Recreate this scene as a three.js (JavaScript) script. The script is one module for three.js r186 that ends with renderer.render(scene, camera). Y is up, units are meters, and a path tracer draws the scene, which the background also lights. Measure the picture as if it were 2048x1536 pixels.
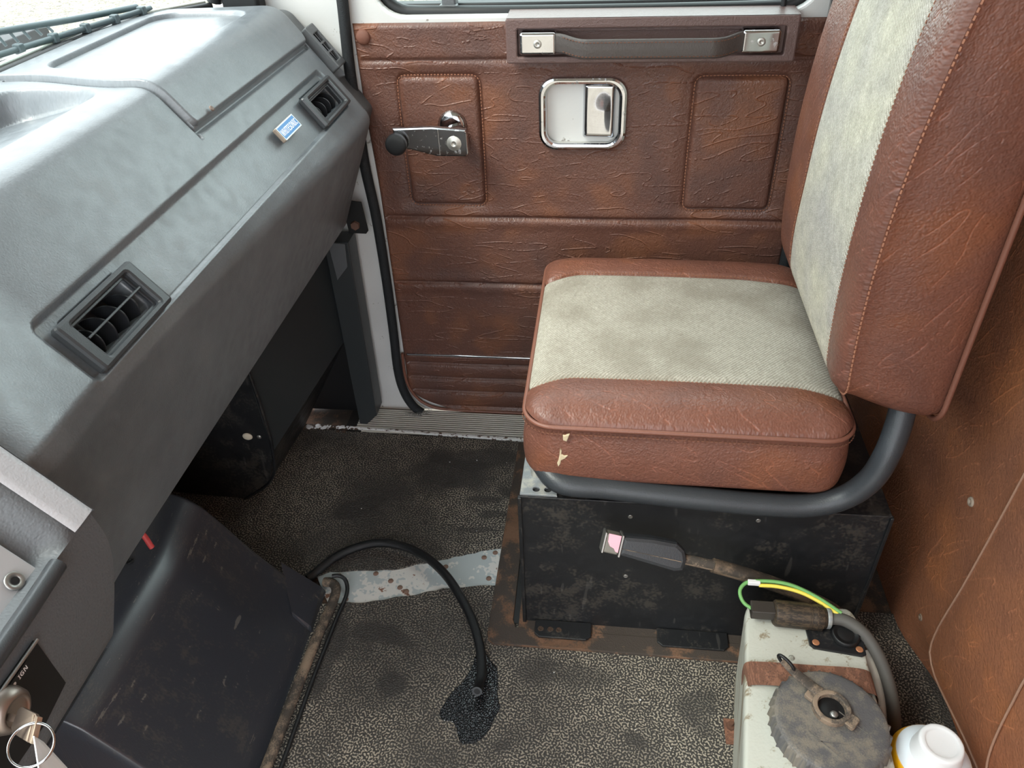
import * as THREE from 'three';
import { RoundedBoxGeometry } from 'three/addons/geometries/RoundedBoxGeometry.js';
import { ConvexGeometry } from 'three/addons/geometries/ConvexGeometry.js';
import { mergeGeometries } from 'three/addons/utils/BufferGeometryUtils.js';

// ---------------------------------------------------------------- camera, sky, exposure
const scene = new THREE.Scene();
const camera = new THREE.PerspectiveCamera(53.07, 2048 / 1536, 0.02, 200);
camera.matrix.makeBasis(new THREE.Vector3(0.99314, -0.03585, -0.11129), new THREE.Vector3(-0.03828, 0.79967, -0.59921), new THREE.Vector3(0.11048, 0.59936, 0.79281));
camera.quaternion.setFromRotationMatrix(camera.matrix);
camera.position.set(0, 1.1, 0);
camera.updateMatrixWorld(true);
const renderer = new THREE.WebGLRenderer({ antialias: true });
renderer.toneMapping = THREE.LinearToneMapping;
renderer.toneMappingExposure = 2.2;
renderer.shadowMap.enabled = true;
{ // overcast sky: brighter towards the zenith, a little blue
  const w = 64, h = 32, d = new Float32Array(w * h * 4);
  for (let j = 0; j < h; j++) for (let i = 0; i < w; i++) {
    const el = ((j + 0.5) / h - 0.5) * Math.PI, s = Math.max(0, Math.sin(el)), L = 2.6 * (0.62 + 0.38 * s);
    d.set([L * 0.97, L * 1.0, L * 1.05, 1], (j * w + i) * 4);
  }
  const t = new THREE.DataTexture(d, w, h, THREE.RGBAFormat, THREE.FloatType);
  t.mapping = THREE.EquirectangularReflectionMapping; t.magFilter = THREE.LinearFilter; t.needsUpdate = true;
  scene.background = t;
}
const sun = new THREE.DirectionalLight(0xfff6ea, 1.6);       // veiled sun, very soft
sun.position.set(-4, 7, 3.2); sun.castShadow = true; sun.shadow.radius = 40;
Object.assign(sun.shadow.camera, { left: -3, right: 3, top: 3, bottom: -3, near: 0.5, far: 20 });
scene.add(sun);

// ---------------------------------------------------------------- helpers
let seed = 7;
const rnd = () => { seed = (seed * 1664525 + 1013904223) >>> 0; return seed / 4294967296; };
const V = (x, y, z) => new THREE.Vector3(x, y, z);
const lerp = (a, b, t) => a + (b - a) * t;
const clamp = (v, a = 0, b = 1) => Math.min(b, Math.max(a, v));
const sst = (a, b, x) => { const t = clamp((x - a) / (b - a)); return t * t * (3 - 2 * t); };
const names = {};
const numbered = (n) => { const k = names[n] = (names[n] ?? -1) + 1; return k ? n + '_' + String(k).padStart(3, '0') : n; };
const shade = (o) => { o.traverse?.((m) => { if (m.isMesh) { m.castShadow = true; m.receiveShadow = true; } }); return o; };
function add(o, parent) { (parent ?? scene).add(o); shade(o); return o; }
function part(name, geos, m, parent) {                      // one named mesh under a parent
  const g = Array.isArray(geos) ? join(geos) : geos;
  const o = new THREE.Mesh(g, m); o.name = parent ? name : numbered(name);
  return add(o, parent);
}
function tag(o, label, category, group) { o.userData.label = label; o.userData.category = category; if (group) o.userData.group = group; return o; }
function thing(name, label, category, group, pos) { const o = new THREE.Group(); o.name = numbered(name); if (pos) o.position.set(...pos); scene.add(o); return tag(o, label, category, group); }
function struct(name, geos, m) { const o = part(name, geos, m); o.userData.kind = 'structure'; return o; }
function structGroup(name) { const o = new THREE.Group(); o.name = numbered(name); o.userData.kind = 'structure'; scene.add(o); return o; }
function join(list) {
  list = list.map((g) => { g = g.index ? g.toNonIndexed() : g; for (const k of Object.keys(g.attributes)) if (!['position', 'normal', 'uv'].includes(k)) g.deleteAttribute(k); return g; });
  return list.length > 1 ? mergeGeometries(list) : list[0];
}
function metric(g) {                                        // uv in metres from the dominant axis of each face
  g = g.index ? g.toNonIndexed() : g;
  const p = g.attributes.position, uv = new Float32Array(p.count * 2), a = V(), b = V(), c = V();
  for (let i = 0; i < p.count; i += 3) {
    a.fromBufferAttribute(p, i); b.fromBufferAttribute(p, i + 1); c.fromBufferAttribute(p, i + 2);
    const n = b.clone().sub(a).cross(c.clone().sub(a)), x = Math.abs(n.x), y = Math.abs(n.y), z = Math.abs(n.z);
    [a, b, c].forEach((q, k) => { const [u, v] = x >= y && x >= z ? [q.z, q.y] : y >= z ? [q.x, q.z] : [q.x, q.y]; uv[(i + k) * 2] = u; uv[(i + k) * 2 + 1] = v; });
  }
  g.setAttribute('uv', new THREE.BufferAttribute(uv, 2));
  return g;
}
function grid(nu, nv, fn, closeU = false) {                 // fn(u, v) -> [x, y, z, s, t]
  const P = [], U = [], I = [];
  for (let j = 0; j <= nv; j++) for (let i = 0; i <= nu; i++) { const q = fn(i / nu, j / nv); P.push(q[0], q[1], q[2]); U.push(q[3] ?? i / nu, q[4] ?? j / nv); }
  for (let j = 0; j < nv; j++) for (let i = 0; i < nu; i++) { const a = j * (nu + 1) + i, b = a + 1, c = a + nu + 1, d = c + 1; I.push(a, b, d, a, d, c); }
  const g = new THREE.BufferGeometry();
  g.setAttribute('position', new THREE.Float32BufferAttribute(P, 3)); g.setAttribute('uv', new THREE.Float32BufferAttribute(U, 2)); g.setIndex(I); g.computeVertexNormals();
  if (closeU) { const n = g.attributes.normal; for (let j = 0; j <= nv; j++) { const a = j * (nu + 1), b = a + nu, q = V().fromBufferAttribute(n, a).add(V().fromBufferAttribute(n, b)).normalize(); n.setXYZ(a, q.x, q.y, q.z); n.setXYZ(b, q.x, q.y, q.z); } }
  return g;
}
function flip(g) { const i = g.index.array; for (let k = 0; k < i.length; k += 3) { const t = i[k]; i[k] = i[k + 1]; i[k + 1] = t; } g.computeVertexNormals(); return g; }
const rbox = (x, y, z, w, h, d, r = 0.003, seg = 2) => metric(new RoundedBoxGeometry(w, h, d, seg, Math.min(r, w / 2.01, h / 2.01, d / 2.01)).translate(x, y, z));
const box2 = (x0, x1, y0, y1, z0, z1, r = 0.002) => rbox((x0 + x1) / 2, (y0 + y1) / 2, (z0 + z1) / 2, x1 - x0, y1 - y0, z1 - z0, r);
const curve = (pts, closed = false, tension = 0.5) => new THREE.CatmullRomCurve3(pts.map((p) => V(...p)), closed, 'centripetal', tension);
function tube(pts, r, { n = 60, k = 10, closed = false, caps = true } = {}) {
  const c = curve(pts, closed), g = [new THREE.TubeGeometry(c, n, r, k, closed)];
  const len = c.getLength(), uv = g[0].attributes.uv;
  for (let i = 0; i < uv.count; i++) uv.setXY(i, uv.getX(i) * len, uv.getY(i) * 6.28 * r);
  if (caps && !closed) for (const t of [0, 1]) { const q = c.getPointAt(t), d = c.getTangentAt(t); const cg = new THREE.CircleGeometry(r, k); cg.lookAt(d.multiplyScalar(t ? 1 : -1)); cg.translate(q.x, q.y, q.z); g.push(cg); }
  return join(g);
}
function plate(poly, thick, axis = 'z', at = 0, bevel = 0.001, holes = []) {  // extruded polygon; poly in the plane across axis, grows along +axis
  const s = new THREE.Shape(poly.map((p) => new THREE.Vector2(...p)));
  for (const h of holes) s.holes.push(new THREE.Path(h.map((p) => new THREE.Vector2(...p))));
  const b = Math.min(bevel, thick / 2.1);
  const g = new THREE.ExtrudeGeometry(s, { depth: thick - 2 * b, bevelEnabled: b > 0, bevelThickness: b, bevelSize: b, bevelOffset: -b, bevelSegments: 2, curveSegments: 12 });
  g.translate(0, 0, b);
  if (axis === 'y') g.rotateX(Math.PI / 2).scale(1, -1, 1);     // poly (x, z)
  if (axis === 'x') g.applyMatrix4(new THREE.Matrix4().makeBasis(V(0, 0, 1), V(0, 1, 0), V(1, 0, 0))); // poly (z, y)
  g.translate(axis === 'x' ? at : 0, axis === 'y' ? at : 0, axis === 'z' ? at : 0);
  if (axis !== 'z') g.computeVertexNormals();
  return metric(g);
}
const rrect = (cx, cy, w, h, r, n = 6) => { const o = []; for (const [sx, sy, a0] of [[1, 1, 0], [-1, 1, 90], [-1, -1, 180], [1, -1, 270]]) for (let i = 0; i <= n; i++) { const a = (a0 + 90 * i / n) * Math.PI / 180; o.push([cx + sx * (w / 2 - r) + r * Math.cos(a), cy + sy * (h / 2 - r) + r * Math.sin(a)]); } return o; };
const circ = (cx, cy, r, n = 20) => Array.from({ length: n }, (_, i) => [cx + r * Math.cos(i / n * 6.2832), cy + r * Math.sin(i / n * 6.2832)]);
const cyl = (p, d, r0, r1, len, k = 24) => { const g = new THREE.CylinderGeometry(r1, r0, len, k); g.translate(0, len / 2, 0); g.applyQuaternion(new THREE.Quaternion().setFromUnitVectors(V(0, 1, 0), V(...d).normalize())); return g.translate(...p); };
const lathe = (prof, p, d = [0, 1, 0], k = 32) => { const g = new THREE.LatheGeometry(prof.map((q) => new THREE.Vector2(...q)), k); g.applyQuaternion(new THREE.Quaternion().setFromUnitVectors(V(0, 1, 0), V(...d).normalize())); return g.translate(...p); };
const sdbox = (x, y, cx, cy, hx, hy, r) => { const a = Math.abs(x - cx) - hx + r, b = Math.abs(y - cy) - hy + r; return Math.hypot(Math.max(a, 0), Math.max(b, 0)) + Math.min(Math.max(a, b), 0) - r; };
function stitches(pts, nrm, { len = 0.0034, gap = 0.0024, r = 0.0008, closed = false } = {}) { // short raised threads along a line
  const c = curve(pts, closed), L = c.getLength(), n = Math.floor(L / (len + gap)), out = [], base = new THREE.BoxGeometry(len, r * 2, r * 2);
  c.arcLengthDivisions = 400;
  for (let i = 0; i < n; i++) {
    const t = (i + 0.5) / n, q = c.getPointAt(t), d = c.getTangentAt(t), up = typeof nrm === 'function' ? V(...nrm(t)) : V(...nrm), s = d.clone().cross(up).normalize(), u = s.clone().cross(d);
    out.push(base.clone().applyMatrix4(new THREE.Matrix4().makeBasis(d, u, s).setPosition(q)));
  }
  return join(out);
}

// ---------------------------------------------------------------- textures
function noise(n, rx, ry, s) {                              // tileable smooth noise of unit spread, blur radii in pixels
  let sd = s * 7919 + 13; const r = () => { sd = (sd * 1664525 + 1013904223) >>> 0; return sd / 4294967296 - 0.5; };
  let a = Float32Array.from({ length: n * n }, r), b = new Float32Array(n * n);
  const pass = (src, dst, rad, stepX) => {
    if (rad < 1) { dst.set(src); return; }
    for (let j = 0; j < n; j++) {
      const at = stepX ? (i) => j * n + ((i + n) % n) : (i) => ((i + n) % n) * n + j;
      let sum = 0; for (let i = -rad; i <= rad; i++) sum += src[at(i)];
      for (let i = 0; i < n; i++) { dst[at(i)] = sum; sum += src[at(i + rad + 1)] - src[at(i - rad)]; }
    }
  };
  for (let k = 0; k < 3; k++) { pass(a, b, rx, true); pass(b, a, ry, false); let m = 0, q = 0; for (const v of a) { m += v; q += v * v; } m /= n * n; const sdv = Math.sqrt(q / (n * n) - m * m) || 1; for (let i = 0; i < a.length; i++) a[i] = (a[i] - m) / sdv; }
  return a;
}
function dtex(w, h, fn, srgb = false) {
  const d = new Uint8Array(w * h * 4);
  for (let j = 0; j < h; j++) for (let i = 0; i < w; i++) { const q = fn(i, j), k = (j * w + i) * 4; d[k] = clamp(q[0], 0, 255); d[k + 1] = clamp(q[1], 0, 255); d[k + 2] = clamp(q[2], 0, 255); d[k + 3] = 255; }
  const t = new THREE.DataTexture(d, w, h); t.wrapS = t.wrapT = THREE.RepeatWrapping; t.magFilter = THREE.LinearFilter; t.minFilter = THREE.LinearMipmapLinearFilter; t.generateMipmaps = true;
  if (srgb) t.colorSpace = THREE.SRGBColorSpace; t.needsUpdate = true; return t;
}
const rep = (t, size, turn = 0) => { const c = t.clone(); c.repeat.set(1 / size, 1 / size); c.rotation = turn; c.needsUpdate = true; return c; };
const mix3 = (a, b, t) => [lerp(a[0], b[0], t), lerp(a[1], b[1], t), lerp(a[2], b[2], t)];
const g3 = (v) => [v, v, v];

// leather-look vinyl: mottled brown, fine grain, crease lines
const LN = 1024, lA = noise(LN, 60, 60, 1), lB = noise(LN, 24, 24, 2), lC = noise(LN, 62, 12, 3), lD = noise(LN, 44, 13, 4), lG = noise(LN, 1, 1, 5), lM = noise(LN, 70, 40, 6), lW = noise(LN, 3, 3, 8);
const creaseAt = (f, i, j, w) => { const p = j * LN + i, x = f[j * LN + ((i + 1) & (LN - 1))] - f[p], y = f[((j + 1) & (LN - 1)) * LN + i] - f[p], q = f[p] / (Math.hypot(x, y) + 0.004); return Math.exp(-q * q / (w * w)); };
const crease = new Float32Array(LN * LN);
for (let j = 0; j < LN; j++) for (let i = 0; i < LN; i++) { const p = j * LN + i; crease[p] = Math.max(creaseAt(lC, i, j, 2.2) * sst(-0.5, 0.7, lM[p]), creaseAt(lD, i, j, 1.8) * sst(-0.2, 0.9, -lM[p] * 0.6 + lB[p] * 0.7)) * sst(-1.6, 0.3, lW[p] + lA[p] * 0.5); }
const leatherMap = (base, hot, dark) => dtex(LN, LN, (i, j) => {
  const p = j * LN + i; let c = mix3(base, hot, sst(-0.2, 1.8, lA[p] * 0.7 + lB[p] * 0.55)); c = mix3(c, dark, 0.65 * sst(0.1, 1.7, -lA[p] * 0.6 + lB[p] * 0.5));
  const k = 1 + lG[p] * 0.025 + crease[p] * 0.2; return [c[0] * k, c[1] * k, c[2] * k];
}, true);
const leatherBump = dtex(LN, LN, (i, j) => { const p = j * LN + i; return g3(95 + lG[p] * 9 + lW[p] * 7 + crease[p] * 120); });
const leatherFine = dtex(LN, LN, (i, j) => { const p = j * LN + i; return g3(110 + lG[p] * 12 + lW[p] * 9 + crease[p] * 45); });
const leatherRough = dtex(LN, LN, (i, j) => { const p = j * LN + i; return [0, 118 + lB[p] * 12 + lG[p] * 10, 0]; });
// woven seat cloth: twill ribs of pale and tan threads
const FN = 1024, fA = noise(FN, 50, 50, 11), fB = noise(FN, 1, 1, 12), fC = noise(FN, 3, 3, 13), fD = noise(FN, 14, 14, 14);
const weave = (i, j) => { const a = Math.sin((i + j) * Math.PI / 8), b = Math.sin((i - j) * Math.PI / 4 + (Math.floor((i + j) / 16) & 1) * Math.PI); return 0.5 + 0.3 * a + 0.2 * b; };
const clothMap = dtex(FN, FN, (i, j) => { const p = j * FN + i, w = weave(i, j); let c = mix3([150, 143, 128], [214, 208, 195], clamp(w * 0.8 + fB[p] * 0.09 + fC[p] * 0.05 + 0.1)); const k = 1 + fA[p] * 0.022 + fD[p] * 0.02; return [c[0] * k, c[1] * k, c[2] * k * (1 - fA[p] * 0.012)]; }, true);
const clothBump = dtex(FN, FN, (i, j) => g3(255 * clamp(weave(i, j) * 0.8 + fB[j * FN + i] * 0.12)));
// soiled cloth for the seat base
const soiledMap = dtex(FN, FN, (i, j) => { const p = j * FN + i, w = weave(i, j); let c = mix3([132, 126, 113], [196, 190, 177], clamp(w * 0.8 + fB[p] * 0.09 + fC[p] * 0.05 + 0.1)); const d = sst(-1.2, 2.6, fA[p] + fD[p] * 0.25); c = mix3(c, [118, 110, 96], d * 0.4); return c; }, true);
// moulded plastic grain
const PN = 512, pA = noise(PN, 2, 2, 21), pB = noise(PN, 30, 30, 22), pC = noise(PN, 1, 1, 23), pD = noise(PN, 9, 9, 24), pE = noise(PN, 2, 14, 25);
const grainBump = dtex(PN, PN, (i, j) => g3(128 + pA[j * PN + i] * 30 + pC[j * PN + i] * 8));
const dashMap = dtex(PN, PN, (i, j) => { const p = j * PN + i, k = 1 + pB[p] * 0.02 + pC[p] * 0.02, dust = sst(0.6, 2.4, pD[p] * 0.7 + pB[p] * 0.6 + pC[p] * 0.35); return mix3([106 * k, 111 * k, 116 * k], [122, 124, 124], dust * 0.25); }, true);
const blackMap = dtex(PN, PN, (i, j) => { const p = j * PN + i, dust = sst(0.2, 2.0, pD[p] * 0.6 + pB[p] * 0.7 + pC[p] * 0.55), sc = sst(2.1, 2.6, pE[p]); return mix3(mix3([28, 29, 31], [84, 77, 68], dust * 0.5), [100, 96, 90], sc * 0.35); }, true);
const scuffRough = dtex(PN, PN, (i, j) => { const p = j * PN + i; return [0, clamp(124 + pD[p] * 10 + pC[p] * 6, 108, 150), 0]; });
// rust over dark steel
const rustMap = dtex(PN, PN, (i, j) => { const p = j * PN + i, r = sst(-0.6, 1.2, pB[p] * 0.8 + pD[p] * 0.6 + pC[p] * 0.25), q = sst(0.7, 1.8, pD[p] + pC[p] * 0.4); return mix3(mix3([62, 54, 48], [104, 76, 57], r), [136, 104, 82], q * 0.3); }, true);
const strapRust = dtex(PN, PN, (i, j) => { const p = j * PN + i; return mix3(mix3([108, 74, 58], [134, 94, 74], sst(-1, 1, pD[p] + pC[p] * 0.5)), [80, 56, 46], sst(0.8, 1.9, pA[p]) * 0.6); }, true);
// white paint with scuffs
const paintMap = dtex(PN, PN, (i, j) => { const p = j * PN + i, s = sst(1.9, 2.7, pD[p] * 0.9 + pC[p] * 0.5); return mix3([212 + pB[p] * 3, 212 + pB[p] * 3, 210 + pB[p] * 3], [120, 114, 106], s * 0.7); }, true);
const tankMap = dtex(PN, PN, (i, j) => { const p = j * PN + i, d = sst(0.25, 1.7, pB[p] * 0.6 + pD[p] * 0.75 + pC[p] * 0.3); return mix3([184, 185, 175], [110, 92, 66], d * 0.75); }, true);
const capMap = dtex(PN, PN, (i, j) => { const p = j * PN + i, d = sst(-1.3, 1.9, pB[p] * 0.6 + pD[p] * 0.55 + pC[p] * 0.35); return mix3([82, 81, 82], [134, 124, 108], d * 0.7); }, true);
const dustyMap = dtex(PN, PN, (i, j) => { const p = j * PN + i, d = sst(-1.2, 1.2, pB[p] * 0.7 + pD[p] * 0.5 + pC[p] * 0.3); return mix3([66, 60, 54], [134, 116, 98], d); }, true);
const gravelMap = dtex(PN, PN, (i, j) => { const p = j * PN + i, v = pA[p] * 14 + pD[p] * 9 + pC[p] * 12; return [128 + v * 1.2, 122 + v * 1.2, 108 + v * 1.1]; }, true);
const chromeRough = dtex(PN, PN, (i, j) => { const p = j * PN + i; return [0, 18 + 80 * sst(1.5, 2.7, pD[p] + pC[p] * 0.5), 0]; });

// pebbled rubber matting, a map for the whole floor: x from -1 to 0.5 m is not needed, so 0.75 m a side
const MN = 2048, MSIZE = 0.72, mX0 = -0.72, mZ0 = -1.27;
const wn = noise(512, 1, 1, 31), wA = noise(512, 2, 2, 31), wB = noise(512, 5, 5, 31), wL = noise(512, 40, 40, 33), wM = noise(512, 16, 16, 34), wS = noise(512, 6, 6, 35);
const peb = new Float32Array(512 * 512); for (let i = 0; i < peb.length; i++) peb[i] = wA[i] * 1.0 - wB[i] * 0.62;
const PK = 1.4, pebAt = (i, j) => { const x = i * PK, y = j * PK, a = Math.floor(x), b = Math.floor(y), u = x - a, v = y - b, q = (m, n) => peb[((b + n) & 511) * 512 + ((a + m) & 511)]; return lerp(lerp(q(0, 0), q(1, 0), u), lerp(q(0, 1), q(1, 1), u), v); };
const slow = (f, i, j) => f[((j >> 2) & 511) * 512 + ((i >> 2) & 511)];
const smudges = [[-0.165, -1.09, 0.030, 0.014, 0.4], [-0.215, -1.07, 0.05, 0.011, -0.1], [-0.20, -1.03, 0.05, 0.011, -0.15], [-0.22, -0.99, 0.045, 0.010, -0.1], [-0.30, -1.14, 0.10, 0.05, 0.2], [-0.47, -1.02, 0.05, 0.02, -0.5], [-0.25, -1.19, 0.12, 0.03, 0], [-0.02, -0.70, 0.11, 0.028, 0.05], [0.07, -0.605, 0.022, 0.012, 0.4], [0.17, -0.66, 0.035, 0.05, 0], [-0.30, -0.66, 0.03, 0.02, 0.3], [-0.12, -0.575, 0.016, 0.014, 0], [-0.34, -0.745, 0.06, 0.02, 0.2], [-0.42, -0.70, 0.02, 0.12, 0]];
const matMap = dtex(MN, MN, (i, j) => {
  const x = mX0 + i / MN * MSIZE * 1.3333, z = mZ0 + j / MN * MSIZE * 1.3333, p = pebAt(i, j);
  const L = slow(wL, i, j), M2 = slow(wM, i, j), S = slow(wS, i, j);
  const rear = sst(-0.93, -0.82, z + 0.2 * (x + 0.3));
  let dirt = lerp(0.72, 0.80, rear) + L * 0.14 + M2 * 0.1 + S * 0.06;
  dirt += 0.22 * sst(0.02, 0.2, x) * rear;
  for (const [sx, sz, a, b, t] of smudges) { const dx = x - sx, dz = z - sz, u = dx * Math.cos(t) + dz * Math.sin(t), v = -dx * Math.sin(t) + dz * Math.cos(t); const e = Math.hypot(u / a, v / b) + S * 0.14 + M2 * 0.08; dirt -= 0.55 * (1 - sst(0.55, 1.15, e)); }
  dirt = clamp(dirt + 0.08, 0.06, 1);
  const top = sst(-0.1, 0.65, p + wn[(j & 511) * 512 + (i & 511)] * 0.1);
  const worn = mix3([56, 53, 50], mix3([84, 78, 72], [164, 154, 138], dirt), top * (0.3 + 0.7 * dirt));
  return worn;
}, true);
const matBump = dtex(512, 512, (i, j) => g3(255 * sst(-0.7, 0.9, peb[j * 512 + i])));

// ---------------------------------------------------------------- materials
const mat = (o) => new THREE.MeshPhysicalMaterial({ side: THREE.DoubleSide, ...o });
const bump = (t, size, s, turn = 0) => ({ bumpMap: rep(t, size, turn), bumpScale: s });
const M = {};
const BR = leatherMap([102, 69, 58], [119, 77, 57], [87, 62, 56]), BR2 = leatherMap([116, 75, 61], [126, 79, 58], [106, 71, 61]);
M.doorVinyl = mat({ map: rep(BR, 0.46), ...bump(leatherBump, 0.46, 0.0025), roughnessMap: rep(leatherRough, 0.46), roughness: 1 });
M.padVinyl = mat({ map: rep(BR, 0.46, 0.3), ...bump(leatherBump, 0.46, 0.0025, 0.3), roughnessMap: rep(leatherRough, 0.46), roughness: 1 });
M.seatVinyl = mat({ map: rep(BR2, 0.5, 0.5), ...bump(leatherFine, 0.5, 0.0022, 0.5), roughnessMap: rep(leatherRough, 0.5), roughness: 0.95 });
M.wallVinyl = mat({ map: rep(leatherMap([148, 97, 70], [162, 104, 70], [132, 88, 68]), 0.55, 1.0), ...bump(leatherFine, 0.55, 0.0022, 1.0), roughness: 0.5 });
M.piping = mat({ color: 0x7c5142, roughness: 0.45, ...bump(leatherFine, 0.3, 0.0004) });
M.thread = mat({ color: 0x97664e, roughness: 0.8 });
M.threadDark = mat({ color: 0x6f4735, roughness: 0.8 });
M.cloth = mat({ map: rep(clothMap, 0.34), ...bump(clothBump, 0.34, 0.0007), roughness: 0.95, sheen: 0.3, sheenRoughness: 0.6 });
M.soiled = mat({ map: rep(soiledMap, 0.34), ...bump(clothBump, 0.34, 0.0007), roughness: 0.95 });
M.dash = mat({ map: rep(dashMap, 0.22), ...bump(grainBump, 0.09, 0.00014), roughness: 0.52, roughnessMap: rep(scuffRough, 0.22) });
M.dash.roughness = 0.78; M.dash.ior = 1.75;
M.dashDark = mat({ color: 0x5a5d60, ...bump(grainBump, 0.09, 0.0003), roughness: 0.45 });
M.vent = mat({ color: 0x3a3d40, roughness: 0.32, ...bump(grainBump, 0.05, 0.0001) });
M.black = mat({ color: 0x0d0e10, roughness: 0.5 });
M.blackGloss = mat({ map: rep(blackMap, 0.3), color: 0xffffff, roughness: 0.85, roughnessMap: rep(scuffRough, 0.3) });
M.blackSteel = mat({ map: rep(blackMap, 0.42), roughness: 0.9, roughnessMap: rep(scuffRough, 0.2) });
M.hump = mat({ map: rep(dtex(PN, PN, (i, j) => { const p = j * PN + i, d = sst(0.4, 2.2, pD[p] * 0.5 + pB[p] * 0.5 + pC[p] * 0.55 + pE[p] * 0.3), s = sst(2.3, 2.7, pE[p] + pC[p] * 0.3); return mix3(mix3([52, 54, 60], [88, 82, 74], d * 0.45), [126, 120, 110], s * 0.6); }, true), 0.26), ...bump(grainBump, 0.08, 0.00012), roughness: 0.32, clearcoat: 0.6, clearcoatRoughness: 0.24 });
M.rubber = mat({ color: 0x17181a, roughness: 0.5 });
M.seal = mat({ color: 0x1e2124, roughness: 0.75, ...bump(grainBump, 0.06, 0.0006) });
M.paint = mat({ map: rep(paintMap, 0.35), roughness: 0.35, clearcoat: 0.3, clearcoatRoughness: 0.2 });
M.chrome = mat({ color: 0xc4c6ca, metalness: 1, roughness: 1, roughnessMap: rep(chromeRough, 0.1) });
M.tread = mat({ color: 0xcfcac0, metalness: 0.15, roughness: 0.5 });
M.alu = mat({ color: 0xc4c2bc, metalness: 0.85, roughness: 0.45 });
M.zinc = mat({ map: rep(dtex(PN, PN, (i, j) => { const p = j * PN + i; return mix3([132, 137, 140], [170, 168, 160], sst(-0.8, 1.6, pB[p] * 0.7 + pD[p] * 0.5 + pC[p] * 0.3)); }, true), 0.12), metalness: 0.3, roughness: 0.5 });
M.rust = mat({ map: rep(rustMap, 0.32), roughness: 0.85, ...bump(grainBump, 0.1, 0.0005) });
M.strapRust = mat({ map: rep(strapRust, 0.12), roughness: 0.9, ...bump(grainBump, 0.08, 0.0005) });
M.tank = mat({ map: rep(tankMap, 0.24), roughness: 0.5, ...bump(grainBump, 0.2, 0.0004) });
M.cap = mat({ map: rep(capMap, 0.16), roughness: 0.6, ...bump(grainBump, 0.12, 0.0004) });
M.heater = mat({ color: 0x313537, roughness: 0.40, ...bump(grainBump, 0.2, 0.0001) });
M.dusty = mat({ map: rep(dustyMap, 0.2), roughness: 0.9 });
M.mat = mat({ map: matMap, bumpMap: (() => { const c = matBump.clone(); c.repeat.set(4 * PK, 4 * PK); c.needsUpdate = true; return c; })(), bumpScale: 0.0010, roughness: 0.75 });
M.armBrown = mat({ color: 0x6a5450, roughness: 0.38, ...bump(leatherFine, 0.3, 0.0010) });
M.strap = mat({ color: 0x4f4845, roughness: 0.5, ...bump(leatherFine, 0.25, 0.0008) });
M.glass = mat({ color: 0xf2fbf8, transmission: 1, thickness: 0, roughness: 0.01, ior: 1.5, specularIntensity: 0.6 });
M.white = mat({ color: 0xe2e2e2, roughness: 0.4 });
M.yellow = mat({ color: 0xf5b616, roughness: 0.4 });
M.copper = mat({ color: 0xb9805c, metalness: 0.5, roughness: 0.5 });
M.grayMetal = mat({ color: 0x9a9894, metalness: 0.8, roughness: 0.4 });
M.lining = mat({ color: 0xc9c6be, roughness: 0.9 });
M.ground = mat({ map: rep(gravelMap, 1.2), roughness: 0.95 });

// ---------------------------------------------------------------- outside and cab shell
struct('ground', metric(new THREE.BoxGeometry(60, 0.1, 60).translate(0, -0.85, 0)), M.ground);
const floor = structGroup('floor');
part('floor_panel', box2(-1.02, 0.56, -0.05, -0.006, -1.345, 0.45), M.rust, floor);
struct('ceiling', box2(-0.52, 0.58, 1.72, 1.76, -1.42, 0.5), M.lining);
{ // rear bulkhead in brown vinyl, with a raised padded panel and its welt
  const w = structGroup('wall_right');
  part('vinyl_panel', grid(90, 90, (u, v) => { const z = lerp(-1.40, 0.48, u), y = lerp(-0.005, 1.74, v); return [0.505 + 0.035 * sst(0.10, 0.0, y) * sst(-0.85, -0.7, z), y, z, z, y]; }), M.wallVinyl, w);
  part('bulkhead_sheet', box2(0.55, 0.57, -0.05, 1.74, -1.42, 0.5), M.lining, w);
  const inner = [[0.50, 1.7, -0.705], [0.50, 1.2, -0.708], [0.50, 0.7, -0.713], [0.50, 0.454, -0.717], [0.50, 0.25, -0.726], [0.50, 0.12, -0.735], [0.50, 0.085, -0.728], [0.50, 0.075, -0.70], [0.50, 0.082, -0.65], [0.50, 0.094, -0.59], [0.50, 0.11, -0.4], [0.50, 0.13, 0.0], [0.5, 0.15, 0.4]];
  const b2 = curve(inner).getSpacedPoints(80);
  part('padded_panel', grid(80, 24, (u, v) => { const q = b2[Math.round(u * 80)], e = v; const z = lerp(q.z, Math.max(q.z, 0.2), e), y = lerp(q.y, Math.max(q.y, 0.6 + 0.3 * u), e); return [0.501 - 0.006 * Math.sqrt(clamp(1 - (1 - Math.min(1, e * 18)) ** 2)), y, z, z, y]; }), M.wallVinyl, w);
  part('welt', tube(inner, 0.0016, { n: 160, k: 6 }), mat({ color: 0x9a7762, roughness: 0.6 }), w);
  part('welt', tube([[0.493, 0.34, -0.555], [0.493, 0.266, -0.553], [0.493, 0.135, -0.532], [0.494, 0.11, -0.50]], 0.0016, { n: 30, k: 6 }), mat({ color: 0x9a7762, roughness: 0.6 }), w);
  part('button_hole', lathe([[0.0025, 0.0], [0.003, 0.002], [0.0055, 0.003], [0.0068, 0.0015], [0.007, 0]], [0.505, 0.332, -0.793], [-1, 0, 0], 20), mat({ color: 0x9b8c7c, roughness: 0.7 }), w);
  part('button_hole', lathe([[0.002, 0.0], [0.003, 0.002], [0.005, 0.002], [0.006, 0]], [0.506, 0.085, -0.79], [-1, 0, 0], 20), mat({ color: 0x7d6a5a, roughness: 0.7 }), w);
}
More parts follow.
